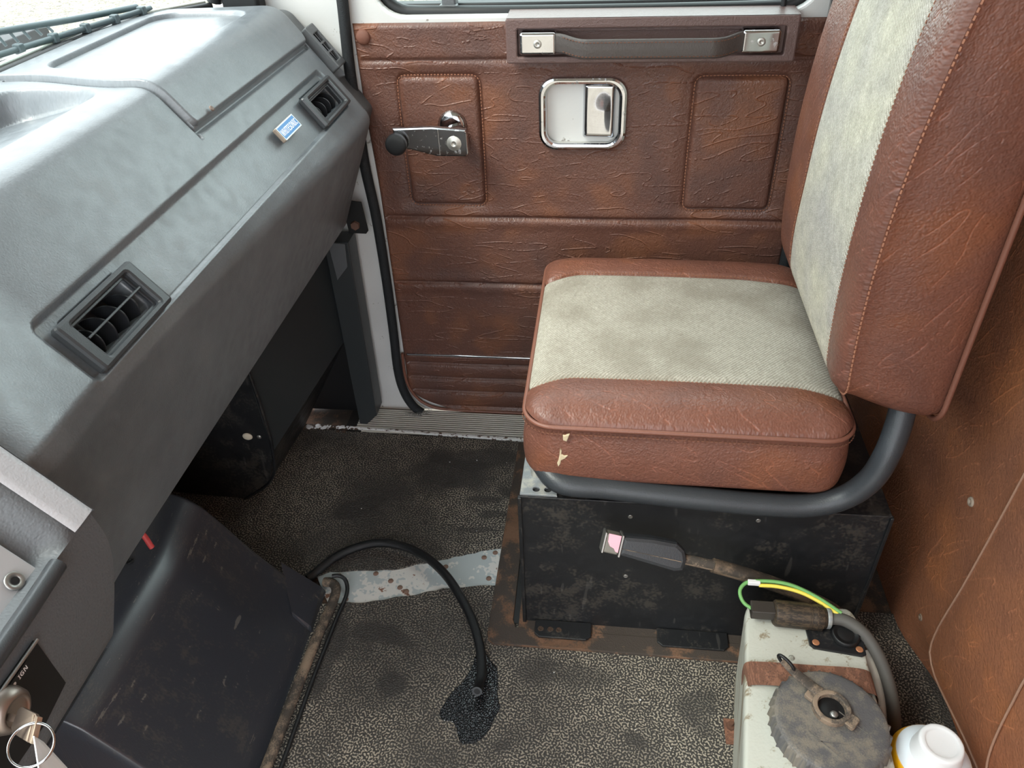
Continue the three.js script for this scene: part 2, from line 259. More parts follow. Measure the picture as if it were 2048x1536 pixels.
{ // wall with the passenger door: front pillar, lintel, rear pillar
  const w = structGroup('wall_back');
  part('front_pillar', plate([[-0.64, -0.02], [-0.40, -0.02], [-0.425, 0.03], [-0.438, 0.10], [-0.436, 0.35], [-0.446, 0.59], [-0.452, 0.75], [-0.445, 0.86], [-0.40, 1.45], [-0.38, 1.72], [-0.5, 1.72], [-0.58, 1.2], [-0.60, 0.86], [-0.72, 0.84], [-0.72, 0.45], [-0.64, 0.4]], 0.03, 'z', -1.385, 0.006), M.paint, w);
  part('rear_pillar', box2(0.335, 0.58, -0.02, 1.74, -1.39, -1.355, 0.006), M.paint, w);
  part('lintel', box2(-0.5, 0.58, 1.5, 1.74, -1.39, -1.355, 0.006), M.paint, w);
}
{ // driver's side: the open doorway the picture was taken through
  const w = structGroup('wall_front');
  part('sill', box2(-0.75, 0.58, -0.12, -0.01, 0.45, 0.50, 0.01), M.paint, w);
  part('front_panel', box2(-1.0, -0.43, -0.05, 0.86, 0.46, 0.5, 0.01), M.paint, w);
  part('pillar', box2(-0.60, -0.44, 0.8, 1.74, 0.46, 0.5, 0.01), M.paint, w);
  part('pillar', box2(0.36, 0.58, -0.05, 1.74, 0.46, 0.5, 0.01), M.paint, w);
  part('lintel', box2(-0.75, 0.58, 1.56, 1.74, 0.46, 0.5, 0.01), M.paint, w);
}
{ // bulkhead below the windscreen and windscreen itself
  struct('wall_left', box2(-1.04, -1.0, -0.05, 0.82, -1.38, 0.45), M.black);
  const w = structGroup('window_1');
  const x = (y, z) => -0.765 + (y - 0.857) * 0.33 + 0.11 * sst(-1.15, -1.36, z) ** 1.4;
  part('pane', grid(30, 10, (u, v) => { const z = lerp(-1.335, 0.45, u), y = lerp(0.85, 1.72, v); return [x(y, z), y, z]; }), M.glass, w);
  const edge = []; for (let i = 0; i <= 24; i++) { const z = lerp(0.45, -1.33, i / 24); edge.push([x(0.857, z) + 0.004, 0.855, z]); }
  part('rubber_seal', tube(edge, 0.006, { n: 140 }), M.rubber, w);
  const e2 = edge.map((p) => [p[0] - 0.010, p[1] + 0.006, p[2]]);
  part('bright_trim', tube(e2, 0.0035, { n: 140 }), M.alu, w);
  part('corner_rubber', box2(-0.64, -0.575, 0.84, 1.0, -1.36, -1.325, 0.008), M.rubber, w);
  part('side_rubber', tube([[-0.655, 0.86, -1.335], [-0.56, 1.15, -1.338], [-0.45, 1.5, -1.34], [-0.4, 1.7, -1.34]], 0.012), M.rubber, w);
  part('header', box2(-0.55, -0.4, 1.66, 1.75, -1.4, 0.48, 0.01), M.paint, w);
  struct('scuttle', box2(-1.05, -0.77, 0.72, 0.80, -1.4, 0.5, 0.03), M.paint);
}

// ---------------------------------------------------------------- passenger door
{
  const d = structGroup('door_1'), Z = -1.345;
  // painted shell with window opening
  const xl = (y) => -0.4285 - 0.006 * sst(0.5, 0.72, y) + 0.12 * Math.max(0, (0.085 - y) / 0.085) ** 3 + 0.004;
  const outer = [[-0.436, 0.03], [-0.395, -0.005], [0.33, -0.005], [0.338, 0.1], [0.338, 1.48], [-0.36, 1.48], [-0.44, 0.86], [-0.444, 0.75], [-0.438, 0.55], [-0.436, 0.1]];
  part('door_shell', plate(outer, 0.02, 'z', Z - 0.0265, 0.004, [rrect(-0.035, 1.14, 0.71, 0.62, 0.05, 8)]), M.paint, d);
  part('door_skin', plate([[-0.43, -0.2], [0.335, -0.2], [0.335, 0.80], [-0.43, 0.80]], 0.006, 'z', Z - 0.11, 0.002), M.paint, d);
  part('window_ledge', box2(-0.40, 0.325, 0.812, 0.8275, Z - 0.10, Z - 0.008, 0.004), M.paint, d);
  part('window_rubber', tube(rrect(-0.035, 1.135, 0.705, 0.605, 0.055, 6).map(([x, y]) => [x, y, Z - 0.032]), 0.010, { n: 220, closed: true }), M.rubber, d);
  part('window_channel', box2(-0.37, 0.30, 0.826, 0.842, Z - 0.075, Z - 0.045, 0.004), M.rubber, d);
  part('pane', box2(-0.385, 0.315, 0.83, 1.45, Z - 0.064, Z - 0.060, 0.001), M.glass, d);
  part('divider_bar', [box2(-0.282, -0.258, 0.828, 1.45, Z - 0.062, Z - 0.034, 0.004), box2(-0.287, -0.255, 0.828, 0.842, Z - 0.058, Z - 0.028, 0.004)], M.dashDark, d);
  part('vent_window_catch', [tube(circ(-0.305, 0.872, 0.008, 10).map(([x, y]) => [x, y, Z - 0.045]), 0.0025, { closed: true }), box2(-0.298, -0.275, 0.872, 0.878, Z - 0.05, Z - 0.04)], M.alu, d);
  part('lock_pin', cyl([0.268, 0.826, Z - 0.02], [0, 1, 0], 0.0045, 0.0045, 0.09), M.black, d);
  // padded trim
  const pads = [[-0.292, 0.621, 0.0705, 0.1165], [0.218, 0.617, 0.0750, 0.1165]];
  const seams = [[0.763, 0.6], [0.4775, 1], [0.3345, 1]], ribs = [0.133, 0.095, 0.058];
  const relief = (x, y) => {
    let h = 0.008, e = Math.min(x - xl(y), 0.335 - x, 0.821 - y, y - 0.001); h *= Math.sqrt(clamp(1 - (1 - Math.min(1, Math.max(0, e) / 0.008)) ** 2));
    const fade = sst(0.004, 0.012, x - xl(y));
    for (const [s, k] of seams) h -= 0.0055 * k * fade * Math.exp(-(((y - s) / 0.0032) ** 2)) - 0.002 * k * fade * Math.exp(-(((y - s + 0.012) / 0.010) ** 2)) - 0.001 * k * fade * Math.exp(-(((y - s - 0.012) / 0.010) ** 2));
    if (y < 0.155) { for (const s of ribs) h -= 0.0050 * fade * Math.exp(-(((y - s) / 0.0025) ** 2)); const t = Math.abs((((y - 0.02) / 0.0375) % 1 + 1) % 1 - 0.5) * 2; h += 0.003 * fade * (1 - t * t); h -= 0.004 * fade * Math.exp(-((((y - 0.016)) / 0.003) ** 2)); }
    for (const [cx, cy, hx, hy] of pads) { const s = sdbox(x, y, cx, cy, hx, hy, 0.012); h -= 0.004 * Math.exp(-((s / 0.004) ** 2)); h -= 0.003 * sst(0.03, 0.0, s) * (s > 0 ? 1 : 1); }
    h -= 0.045 * sst(0.001, -0.002, sdbox(x, y, -0.0435, 0.674, 0.066, 0.053, 0.024));
    h += 0.0012 * Math.sin(x * 21 + 1.3) * Math.sin(y * 17) * fade;
    return h;
  };
  part('trim_panel', grid(330, 350, (u, v) => { const y = lerp(0.001, 0.821, v), x = lerp(xl(y), 0.335, u); return [x, y, Z - 0.006 + relief(x, y), x, y]; }), M.doorVinyl, d);
  for (const [cx, cy, hx, hy] of pads) {
    const lean = cx < 0 ? -1 : 1;
    const pd = part('door_pad', grid(60, 80, (u, v) => { // superellipse square
      const a = u * 2 - 1, b = v * 2 - 1; let x = cx + a * hx, y = cy + b * hy; const rr = 0.012, ox = Math.max(0, Math.abs(x - cx) - hx + rr), oy = Math.max(0, Math.abs(y - cy) - hy + rr), l = Math.hypot(ox, oy);
      if (l > rr && l > 0) { x = cx + Math.sign(a) * (hx - rr + ox * rr / l); y = cy + Math.sign(b) * (hy - rr + oy * rr / l); }
      const e = -sdbox(x, y, cx, cy, hx, hy, rr), q = Math.sqrt(clamp(1 - (1 - Math.min(1, Math.max(0, e) / 0.010)) ** 2)); return [x, y, Z - 0.004 + 0.0085 * q + 0.001 * Math.cos(a * 1.5) * Math.cos(b * 1.5), x + lean, y + 0.1 * lean];
    }), M.padVinyl, d);
    part('stitching', stitches(rrect(cx, cy, hx * 2 + 0.003, hy * 2 + 0.003, 0.014, 5).map(([x, y]) => [x, y, Z + 0.0002]), [0, 0, 1], { closed: true, r: 0.0007 }), M.thread, pd);
  }
  part('edge_welt', tube([[-0.4255, 0.157, Z + 0.002], [-0.4265, 0.10, Z + 0.002], [-0.4195, 0.06, Z + 0.002], [-0.40, 0.028, Z + 0.002], [-0.37, 0.010, Z + 0.002], [-0.33, 0.005, Z + 0.002], [-0.1, 0.003, Z + 0.002], [0.3, 0.002, Z + 0.002]], 0.0035, { n: 90, k: 8 }), M.piping, d);
  part('bright_strip', box2(-0.416, 0.33, 0.1535, 0.1585, Z + 0.0005, Z + 0.0055, 0.002), M.chrome, d);
  for (const [bx, by] of [[-0.413, 0.801], [0.336, 0.790]]) part('button', lathe([[0, 0.006], [0.006, 0.0055], [0.0105, 0.0035], [0.0125, 0.001], [0.0125, -0.003]], [bx, by, Z + 0.002], [0, 0, 1], 28), M.piping, d);
  // latch: chrome bezel, painted cup, chrome paddle
  const bez = part('latch_bezel', plate(rrect(-0.0435, 0.674, 0.1515, 0.124, 0.031, 10), 0.011, 'z', Z, 0.005, [rrect(-0.0435, 0.674, 0.1235, 0.100, 0.022, 10)]), M.chrome, d);
  part('latch_cup', grid(60, 20, (u, v) => { const o = rrect(-0.0435, 0.674, 0.126, 0.102, 0.022, 14), n = o.length, k = u * n, i = Math.floor(k) % n, f = k - Math.floor(k), a = o[i], b = o[(i + 1) % n]; const px = lerp(a[0], b[0], f), py = lerp(a[1], b[1], f), sc = v < 0.5 ? 1 - 0.12 * (v * 2) ** 3 : lerp(0.88, 0, (v - 0.5) * 2), z = v < 0.5 ? -0.036 * Math.sqrt(v * 2) : -0.036; return [-0.0435 + (px + 0.0435) * sc, 0.674 + (py - 0.674) * sc, Z + 0.004 + z]; }), mat({ color: 0xb9b8b4, roughness: 0.45 }), bez);
  part('latch_paddle', grid(30, 40, (u, v) => { const x = lerp(-0.0435, 0.0125, u), y = lerp(0.632, 0.7265, v), e = Math.min(v, 1 - v) * 0.094, e2 = Math.min(u, 1 - u) * 0.056, q = Math.sqrt(clamp(1 - (1 - Math.min(1, Math.min(e, e2) / 0.007)) ** 2)); const dent = -0.0025 * Math.exp(-(((u - 0.62) / 0.3) ** 2 + ((v - 0.45) / 0.32) ** 2)); return [x, y, Z - 0.010 + 0.016 * q + dent + 0.004 * u]; }), M.chrome, bez);
  // window winder
  const cr = part('winder_arm', plate([[-0.240, 0.6635], [-0.238, 0.655], [-0.238, 0.622], [-0.241, 0.6165], [-0.294, 0.6165], [-0.335, 0.627], [-0.362, 0.632], [-0.368, 0.645], [-0.368, 0.6655], [-0.30, 0.668]], 0.011, 'z', Z + 0.044, 0.003), M.chrome, d);
  part('winder_hub', [cyl([-0.268, 0.645, Z - 0.002], [0, 0, 1], 0.020, 0.016, 0.046), lathe([[0.022, 0], [0.026, 0.004], [0.020, 0.009], [0.014, 0.010]], [-0.272, 0.655, Z + 0.002], [0, 0, 1])], M.chrome, cr);
  part('screw', [lathe([[0.0, 0.0015], [0.003, 0.0015], [0.0034, 0.003], [0.0055, 0.0035], [0.007, 0.002], [0.0125, 0.0008], [0.013, 0]], [-0.262, 0.640, Z + 0.0552], [0, 0, 1])], M.alu, cr);
  part('ridge', [box2(-0.2895, -0.288, 0.6185, 0.664, Z + 0.054, Z + 0.0558, 0.0005), box2(-0.2415, -0.2395, 0.620, 0.660, Z + 0.054, Z + 0.0562, 0.0005)], M.chrome, cr);
  part('winder_knob', lathe([[0, 0.024], [0.010, 0.0236], [0.0155, 0.022], [0.0185, 0.018], [0.0185, 0.010], [0.015, 0.004], [0.013, 0]], [-0.362, 0.641, Z + 0.050], [0, 0, 1]), mat({ color: 0x1b1d20, roughness: 0.4, ...bump(leatherFine, 0.08, 0.0006) }), cr);
  // arm rest ledge with pull strap
  const A = part('pull_handle_base', grid(4, 1, (u, v) => [0, 0, 0]), M.armBrown, d);
  const rim = (w, h, n) => rrect(0.0595, 0.799, w, h, 0.004, 3);
  A.geometry = join([plate(rim(0.454, 0.068), 0.036, 'z', Z, 0.0025, [rrect(0.0595, 0.7965, 0.418, 0.042, 0.003, 3)]), plate(rim(0.43, 0.060), 0.012, 'z', Z, 0.001),
    grid(1, 10, (u, v) => { const x = lerp(-0.166, 0.286, u), t = v * Math.PI / 2; return [x, 0.8335 + 0.002 * v, lerp(Z + 0.034, Z - 0.03, v), x, v * 0.06]; }), metric(new THREE.BoxGeometry(0.452, 0.008, 0.06).translate(0.06, 0.829, Z + 0.002))]);
  part('inner_step', plate(rrect(0.0595, 0.7965, 0.418, 0.042, 0.003, 3), 0.012, 'z', Z + 0.010, 0.0008, [rrect(0.0595, 0.793, 0.398, 0.036, 0.003, 3)]), M.armBrown, A);
  const st = part('pull_strap', grid(90, 14, (u, v) => { const x = lerp(-0.095, 0.215, u), bow = Math.sin(u * Math.PI) ** 0.55, a = v * 2 * Math.PI, ca = Math.cos(a), sa = Math.sin(a), hw = 0.0148, e = 0.004; const yc = 0.798 - 0.0045 * sst(0.04, 0.16, u) * sst(0.96, 0.86, u), rr = Math.sign(sa) * Math.abs(sa) ** 0.5, cc = Math.sign(ca) * Math.abs(ca) ** 0.7; return [x, yc + rr * hw, Z + 0.040 + 0.026 * sst(0.0, 0.2, u) * sst(1, 0.8, u) + cc * e, x, v * 0.07]; }), M.strap, A);
  for (const sy of [-1, 1]) part('stitching', stitches(Array.from({ length: 16 }, (_, i) => { const u = 0.06 + 0.88 * i / 15; return [lerp(-0.095, 0.215, u), 0.798 - 0.0045 * sst(0.04, 0.16, u) * sst(0.96, 0.86, u) + sy * 0.0105, Z + 0.0445 + 0.026 * sst(0.0, 0.2, u) * sst(1, 0.8, u)]; }), [0, 0, 1], { r: 0.0005 }), M.threadDark, st);
  for (const [x0, x1] of [[-0.145, -0.086], [0.201, 0.260]]) {
    const c = part('end_cap', rbox((x0 + x1) / 2, 0.7975, Z + 0.034, x1 - x0, 0.034, 0.026, 0.005, 4), M.chrome, A);
    part('screw', lathe([[0, 0.0004], [0.0022, 0.0004], [0.0026, 0.0016], [0.0045, 0.0018], [0.0066, 0.0004]], [(x0 + x1) / 2, 0.7975, Z + 0.047], [0, 0, 1], 20), M.alu, c);
  }
}
{ // door seals
  const s = structGroup('trim_1');
  part('seal_front', tube([[-0.40, 1.45, -1.343], [-0.437, 0.95, -1.343], [-0.4385, 0.86, -1.342], [-0.4435, 0.75, -1.34], [-0.442, 0.66, -1.338], [-0.442, 0.585, -1.336], [-0.435, 0.484, -1.335], [-0.4335, 0.34, -1.335], [-0.436, 0.2, -1.335], [-0.4385, 0.13, -1.335], [-0.436, 0.08, -1.335], [-0.426, 0.04, -1.334], [-0.412, 0.016, -1.332], [-0.395, 0.004, -1.329]], 0.0098, { n: 160, k: 12 }), M.seal, s);
  part('seal_rear', tube([[0.348, 1.5, -1.34], [0.346, 0.85, -1.34], [0.343, 0.5, -1.34], [0.343, 0.1, -1.34], [0.34, 0.02, -1.335]], 0.012, { n: 60, k: 12 }), M.seal, s);
  const sp = []; for (let i = 0; i <= 110; i++) { const t = i / 110, a = t * 2 * Math.PI * 16, q = [lerp(-0.432, -0.372, t), 0.004 + 0.012 * t * t, -1.322 + 0.004 * Math.sin(t * 3.1)]; sp.push([q[0], q[1] + 0.004 * Math.cos(a), q[2] + 0.004 * Math.sin(a)]); }
  part('seal_spring', tube(sp, 0.0009, { n: 400, k: 5 }), M.alu, s);
}
{ // ribbed tread plate on the door sill
  const s = structGroup('trim_2');
  part('tread_plate', plate([[-0.56, -1.262], [0.30, -1.225], [0.30, -1.345], [-0.56, -1.345]], 0.010, 'y', -0.012, 0.001), mat({ color: 0x211e1b, roughness: 0.8 }), s);
  for (let i = 0; i < 12; i++) { const z = -1.337 + i * 0.0066 * (1 + 0.005 * i); part('tread_rib', rbox(-0.115, -0.001, z, 0.84 - 0.03 * (i > 9), 0.005, 0.0030, 0.0012), M.tread, s); }
  part('white_edge', plate([[-0.548, -1.2655], [0.2, -1.236], [0.2, -1.247], [-0.548, -1.2725]], 0.006, 'y', -0.003, 0.0015), mat({ map: rep(dtex(PN, PN, (i, j) => { const p = j * PN + i; return mix3([226, 226, 224], [86, 66, 54], sst(0.7, 1.4, pD[p] + pC[p] * 0.5)); }, true), 0.12), roughness: 0.6 }), s);
}

// ---------------------------------------------------------------- dashboard
const nb = [0.793, 0.61], ed = [0.61, -0.793], TT = [-0.460, 0.777];
const slopeQ = (x, y) => (x - TT[0]) * ed[0] + (y - TT[1]) * ed[1];
const onSlope = (q, d, z) => [-0.4585 + ed[0] * q + nb[0] * d, 0.7715 + ed[1] * q + nb[1] * d, z];
function profile(z) {                                       // rounded outline of the dash at one place along the cab
  const f = sst(-1.27, -0.5, z), fl = 0.033 * sst(-0.50, -0.365, z), o = (p, k = 1) => [p[0] + nb[0] * fl * k, p[1] + nb[1] * fl * k];
  const C = [[[-0.80, 0.82], 0], [[-0.757, 0.853], 0.01], [o([-0.528, 0.8575], 0.7), 0.04], [o([-0.4245, 0.7225]), 0.012], [o([lerp(-0.399, -0.424, f), lerp(0.688, 0.699, f)]), lerp(0.026, 0.03, f)], [o([-0.4785, 0.487], 0.5), 0.006], [[-0.60, 0.478], 0]];
  const cnt = [6, 110, 52, 14, 62, 22], out = [], arc = 7;
  const un = (a, b) => { const l = Math.hypot(b[0] - a[0], b[1] - a[1]); return [(b[0] - a[0]) / l, (b[1] - a[1]) / l]; };
  const cut = C.map(([p, r], i) => { if (!i || i === C.length - 1) return [p, p]; const u = un(p, C[i - 1][0]), v = un(p, C[i + 1][0]), ang = Math.acos(clamp(u[0] * v[0] + u[1] * v[1], -1, 1)), t = Math.min(r / Math.tan(ang / 2), 0.028 + (i === 2 ? 0.02 : 0)); return [[p[0] + u[0] * t, p[1] + u[1] * t], [p[0] + v[0] * t, p[1] + v[1] * t]]; });
  for (let i = 0; i < C.length - 1; i++) {
    const a = cut[i][1], b = cut[i + 1][0];
    for (let k = 0; k < cnt[i]; k++) out.push([lerp(a[0], b[0], k / cnt[i]), lerp(a[1], b[1], k / cnt[i])]);
    if (i < C.length - 2) { const c = C[i + 1][0], e = cut[i + 1][1]; for (let k = 0; k < arc; k++) { const t = k / arc; out.push([(1 - t) ** 2 * b[0] + 2 * t * (1 - t) * c[0] + t * t * e[0], (1 - t) ** 2 * b[1] + 2 * t * (1 - t) * c[1] + t * t * e[1]]); } }
  }
  out.push(C[C.length - 1][0]);
  const n = out.map((p, i) => { const a = out[Math.max(0, i - 1)], b = out[Math.min(out.length - 1, i + 1)], l = Math.hypot(b[0] - a[0], b[1] - a[1]); return [-(b[1] - a[1]) / l, (b[0] - a[0]) / l]; });
  const s = [0]; for (let i = 1; i < out.length; i++) s.push(s[i - 1] + Math.hypot(out[i][0] - out[i - 1][0], out[i][1] - out[i - 1][1]));
  return { p: out, n, s };
}
const NP = profile(-1).p.length - 1;
const vents = [[-1.182, 0.128], [-0.552, 0.122]];           // centre and length along the dash
const coverLeft = (x) => -0.868 - 0.038 * sst(-0.56, -0.72, x);
const slopeV = (V0) => V0;
function dashOffset(x, y, z) {
  let o = 0; const q = slopeQ(x, y);
  const s = sdbox(q, z, 0.034, -0.8635, 0.034, 0.3815, 0.010);
  if (q > -0.01 && x > -0.48) o -= 0.0058 * sst(0.0018, -0.0018, s);
  for (const [c, l] of vents) if (q > -0.01) o -= 0.036 * sst(0.001, -0.003, sdbox(q, z, 0.0345, c, 0.0195, l / 2 - 0.017, 0.003));
  if (y > 0.84 && x < -0.53) { const t = sdbox(x, z, -0.651, -0.63, 0.074, 0.236, 0.045); o -= lerp(0.036, 0.016, sst(-0.72, -0.58, x)) * sst(0.002, -0.013, t); }
  const dl = z - coverLeft(x), qc = q + 0.0395;              // gap round the cover
  if (q < -0.03 && dl > 0 && x > -0.74) o -= 0.006 * sst(0.0045, 0.0025, Math.abs(dl - 0.001));
  if (z < -0.866 && qc > -0.004 && qc < 0.008) o -= 0.005 * sst(0.0045, 0.002, Math.abs(qc - 0.002));
  return o;
}
{
  const d = thing('dashboard', 'grey moulded plastic dashboard with storage trays and two air vents', 'dashboard');
  const zs = []; for (let i = 0; i <= 60; i++) zs.push(lerp(-1.285, -1.10, i / 60)); for (let i = 1; i <= 60; i++) zs.push(lerp(-1.10, -0.915, i / 60)); for (let i = 1; i <= 50; i++) zs.push(lerp(-0.915, -0.86, i / 50)); for (let i = 1; i <= 75; i++) zs.push(lerp(-0.86, -0.62, i / 75)); for (let i = 1; i <= 90; i++) zs.push(lerp(-0.62, -0.353, i / 90));
  const prof = zs.map(profile), NZ = zs.length - 1;
  part('dash_body', [grid(NP, NZ, (u, v) => { const i = Math.round(u * NP), j = Math.round(v * NZ), P = prof[j], [x, y] = P.p[i], z = zs[j], o = dashOffset(x, y, z) + 0.004 * -sst(-1.279, -1.285, z); return [x + P.n[i][0] * o, y + P.n[i][1] * o, z, P.s[i], z]; }),
    plate(profile(-1.28).p.map((p) => [p[0] - 0.001, p[1] - 0.001]).concat([[-0.80, 0.48]]), 0.004, 'z', -1.2845, 0.001)], M.dash, d);
  // raised cover with its own tray
  const i0 = 12, i1 = (() => { const P = profile(-1.0); let k = 0; P.p.forEach((p, i) => { if (slopeQ(p[0], p[1]) < -0.0395 && p[1] > 0.76) k = i; }); return k; })();
  const nI = i1 - i0, P1 = profile(-1.0);
  part('dash_cover', grid(nI * 2, 220, (u, v) => {
    const f = i0 + u * nI, a = Math.floor(f), t = f - a, b = Math.min(a + 1, NP), x = lerp(P1.p[a][0], P1.p[b][0], t), y = lerp(P1.p[a][1], P1.p[b][1], t), nx = lerp(P1.n[a][0], P1.n[b][0], t), ny = lerp(P1.n[a][1], P1.n[b][1], t), s = lerp(P1.s[a], P1.s[b], t), S1 = P1.s[i1];
    const rb = 0.016, dyb = Math.max(0, rb - (S1 - s)), cut = rb - Math.sqrt(Math.max(0, rb * rb - dyb * dyb)), zl = coverLeft(x) - 0.5 * cut, zr = -1.2825 + cut;
    const z = lerp(zl, zr, v), e = Math.min(zl - z, z - zr, S1 - s, s - P1.s[i0]), q = Math.sqrt(clamp(1 - (1 - Math.min(1, Math.max(0, e) / 0.005)) ** 2));
    let o = -0.0015 + 0.0085 * q; if (y > 0.84 && x < -0.52) o -= lerp(0.031, 0.012, sst(-0.70, -0.555, x)) * sst(0.002, -0.010, sdbox(x, z, -0.632, -1.090, 0.079, 0.160, 0.04));
    return [x + nx * o, y + ny * o, z, s, z];
  }), M.dash, d);
  part('cover_screw', [lathe([[0, 0.0006], [0.0014, 0.0004], [0.0025, 0.001], [0.0036, 0.0003], [0.0036, -0.001]], onSlope(-0.052, 0.0085, -0.911), [nb[0], nb[1], 0], 16)], mat({ color: 0x7d6a60, roughness: 0.6 }), d);
  part('screw_hole', [lathe([[0, 0.0005], [0.0024, 0.0006], [0.0034, 0.0012], [0.0042, 0.0004]], onSlope(-0.041, 0.0072, -1.243), [nb[0], nb[1], 0], 16)], M.black, d);
  // vents
  const frame3 = new THREE.Matrix4().makeBasis(V(ed[0], ed[1], 0), V(0, 0, -1), V(nb[0], nb[1], 0));
  vents.forEach(([c, l], k) => {
    const F = (g, q, dd, z) => { const o = onSlope(q, dd, z); return g.applyMatrix4(frame3.clone().setPosition(...o)); };
    const ring = plate(rrect(0, 0, 0.054, l, 0.004, 4), 0.012, 'z', 0, 0.0035, [rrect(0, 0, 0.0385, l - 0.030, 0.002, 3)]);
    const vt = part('air_vent', [F(ring, 0.0345, -0.006, c)], M.vent, d);
    const slot = plate(rrect(0, 0, 0.042, l - 0.010, 0.002, 3), 0.003, 'z', 0, 0.0006, [rrect(0, 0, 0.034, l - 0.036, 0.002, 3)]);
    part('inner_frame', [F(slot, 0.0345, -0.0035, c), F(metric(new THREE.BoxGeometry(0.040, l - 0.03, 0.002)), 0.0345, -0.04, c)], k ? M.vent : M.vent, vt);
    for (let i = 0; i < 4; i++) {
      const z = c + (k ? 1 : 1) * lerp(-0.5, 0.5, (i + 0.6) / 4.2) * (l - 0.036);
      const pts = []; for (let a = 0; a <= 20; a++) { const t = a / 20 * Math.PI; pts.push([0.0185 * Math.cos(t), 0.026 * Math.sin(t) - 0.026]); }
      const blade = plate(pts, 0.0018, 'z', 0, 0.0006);
      blade.applyMatrix4(new THREE.Matrix4().makeBasis(V(ed[0], ed[1], 0), V(nb[0], nb[1], 0), V(0, 0, 1)).setPosition(...onSlope(0.0365, -0.001, z)));
      part('vane', blade, mat({ color: 0x2a2c2f, roughness: 0.35 }), vt);
    }
    const bar = plate([[-(l - 0.034) / 2, 0], [(l - 0.034) / 2, 0], [(l - 0.036) / 2, -0.014], [-(l - 0.036) / 2, -0.014]], 0.0022, 'z', 0, 0.0006);
    bar.applyMatrix4(new THREE.Matrix4().makeBasis(V(0, 0, 1), V(nb[0], nb[1], 0), V(-ed[0], -ed[1], 0)).setPosition(...onSlope(k ? 0.0335 : 0.020, 0.004 - (k ? 0 : 0.005), c)));
    part('crossbar', bar, M.vent, vt);
  });
  // blue badge
  const cv = document.createElement('canvas'); cv.width = 512; cv.height = 160; const x = cv.getContext('2d');
  x.fillStyle = '#e4eef4'; x.fillRect(0, 0, 512, 160); x.fillStyle = '#3f86c6'; x.fillRect(14, 14, 484, 132); x.fillStyle = '#ffffff'; x.font = 'bold 100px sans-serif'; x.textAlign = 'center'; x.textBaseline = 'middle'; x.fillText('WHITESONIC', 256, 84, 460);
  const bt = new THREE.CanvasTexture(cv); bt.colorSpace = THREE.SRGBColorSpace;
  const bl = 0.064, bw = 0.0215;
  const bg = rbox(0, 0, 0, bw, bl, 0.007, 0.0018); bg.applyMatrix4(frame3.clone().setPosition(...onSlope(0.0235, 0.0005, -1.030)));
  const bd = part('badge', bg, mat({ color: 0xa89a8c, roughness: 0.4, metalness: 0.4 }), d);
  const face = new THREE.PlaneGeometry(bl - 0.001, bw - 0.001); face.applyMatrix4(new THREE.Matrix4().makeBasis(V(0, 0, -1), V(-ed[0], -ed[1], 0), V(nb[0], nb[1], 0)).setPosition(...onSlope(0.0235, 0.0042, -1.030)));
  part('badge_face', face, mat({ map: bt, roughness: 0.3 }), bd);
  // end piece by the pillar, and the small demister grille on it
  part('end_panel', [grid(NP, 6, (u, v) => { const i = Math.round(u * NP), P = profile(-1.27), [px, py] = P.p[i], o = -0.012; return [px + P.n[i][0] * o, py + P.n[i][1] * o, lerp(-1.287, -1.345, v), P.s[i], v * 0.06]; })], M.dashDark, d);
  const place = (g, q, dd, z) => g.applyMatrix4(frame3.clone().setPosition(...onSlope(q, dd, z)));
  const gr = part('demister_grille', place(plate(rrect(0, 0, 0.078, 0.038, 0.003, 3), 0.020, 'z', 0, 0.002, [rrect(0.002, 0, 0.052, 0.022, 0.001, 2)]), -0.026, -0.012, -1.3125), M.dashDark, d);
  part('grille_backing', place(metric(new THREE.BoxGeometry(0.060, 0.030, 0.002)), -0.026, -0.004, -1.3125), M.black, gr);
  for (const o of [-0.0085, 0.0085]) part('grille_bar', place(metric(new THREE.BoxGeometry(0.0032, 0.024, 0.004).translate(0.002 + o, 0, 0)), -0.026, 0.005, -1.3125), M.dashDark, gr);
  part('grille_bar', place(metric(new THREE.BoxGeometry(0.054, 0.0026, 0.003).translate(0.002, 0, 0)), -0.026, 0.004, -1.3125), M.vent, gr);
  // bracket and bolt under the right end
  const br = part('bracket', plate([[-0.492, 0.525], [-0.452, 0.520], [-0.447, 0.462], [-0.452, 0.456], [-0.485, 0.457]], 0.004, 'z', -1.315, 0.0008), M.black, d);
  part('bolt', cyl([-0.470, 0.474, -1.3115], [0, 0, 1], 0.0095, 0.0085, 0.006, 6), mat({ color: 0x6e5348, roughness: 0.7, metalness: 0.3 }), br);
  // loose wire end below the dash
  part('wire_end', tube([[-0.535, 0.47, -0.55], [-0.512, 0.452, -0.548], [-0.505, 0.430, -0.546]], 0.0032, { n: 16 }), mat({ color: 0xc2484a, roughness: 0.5 }), d);
}
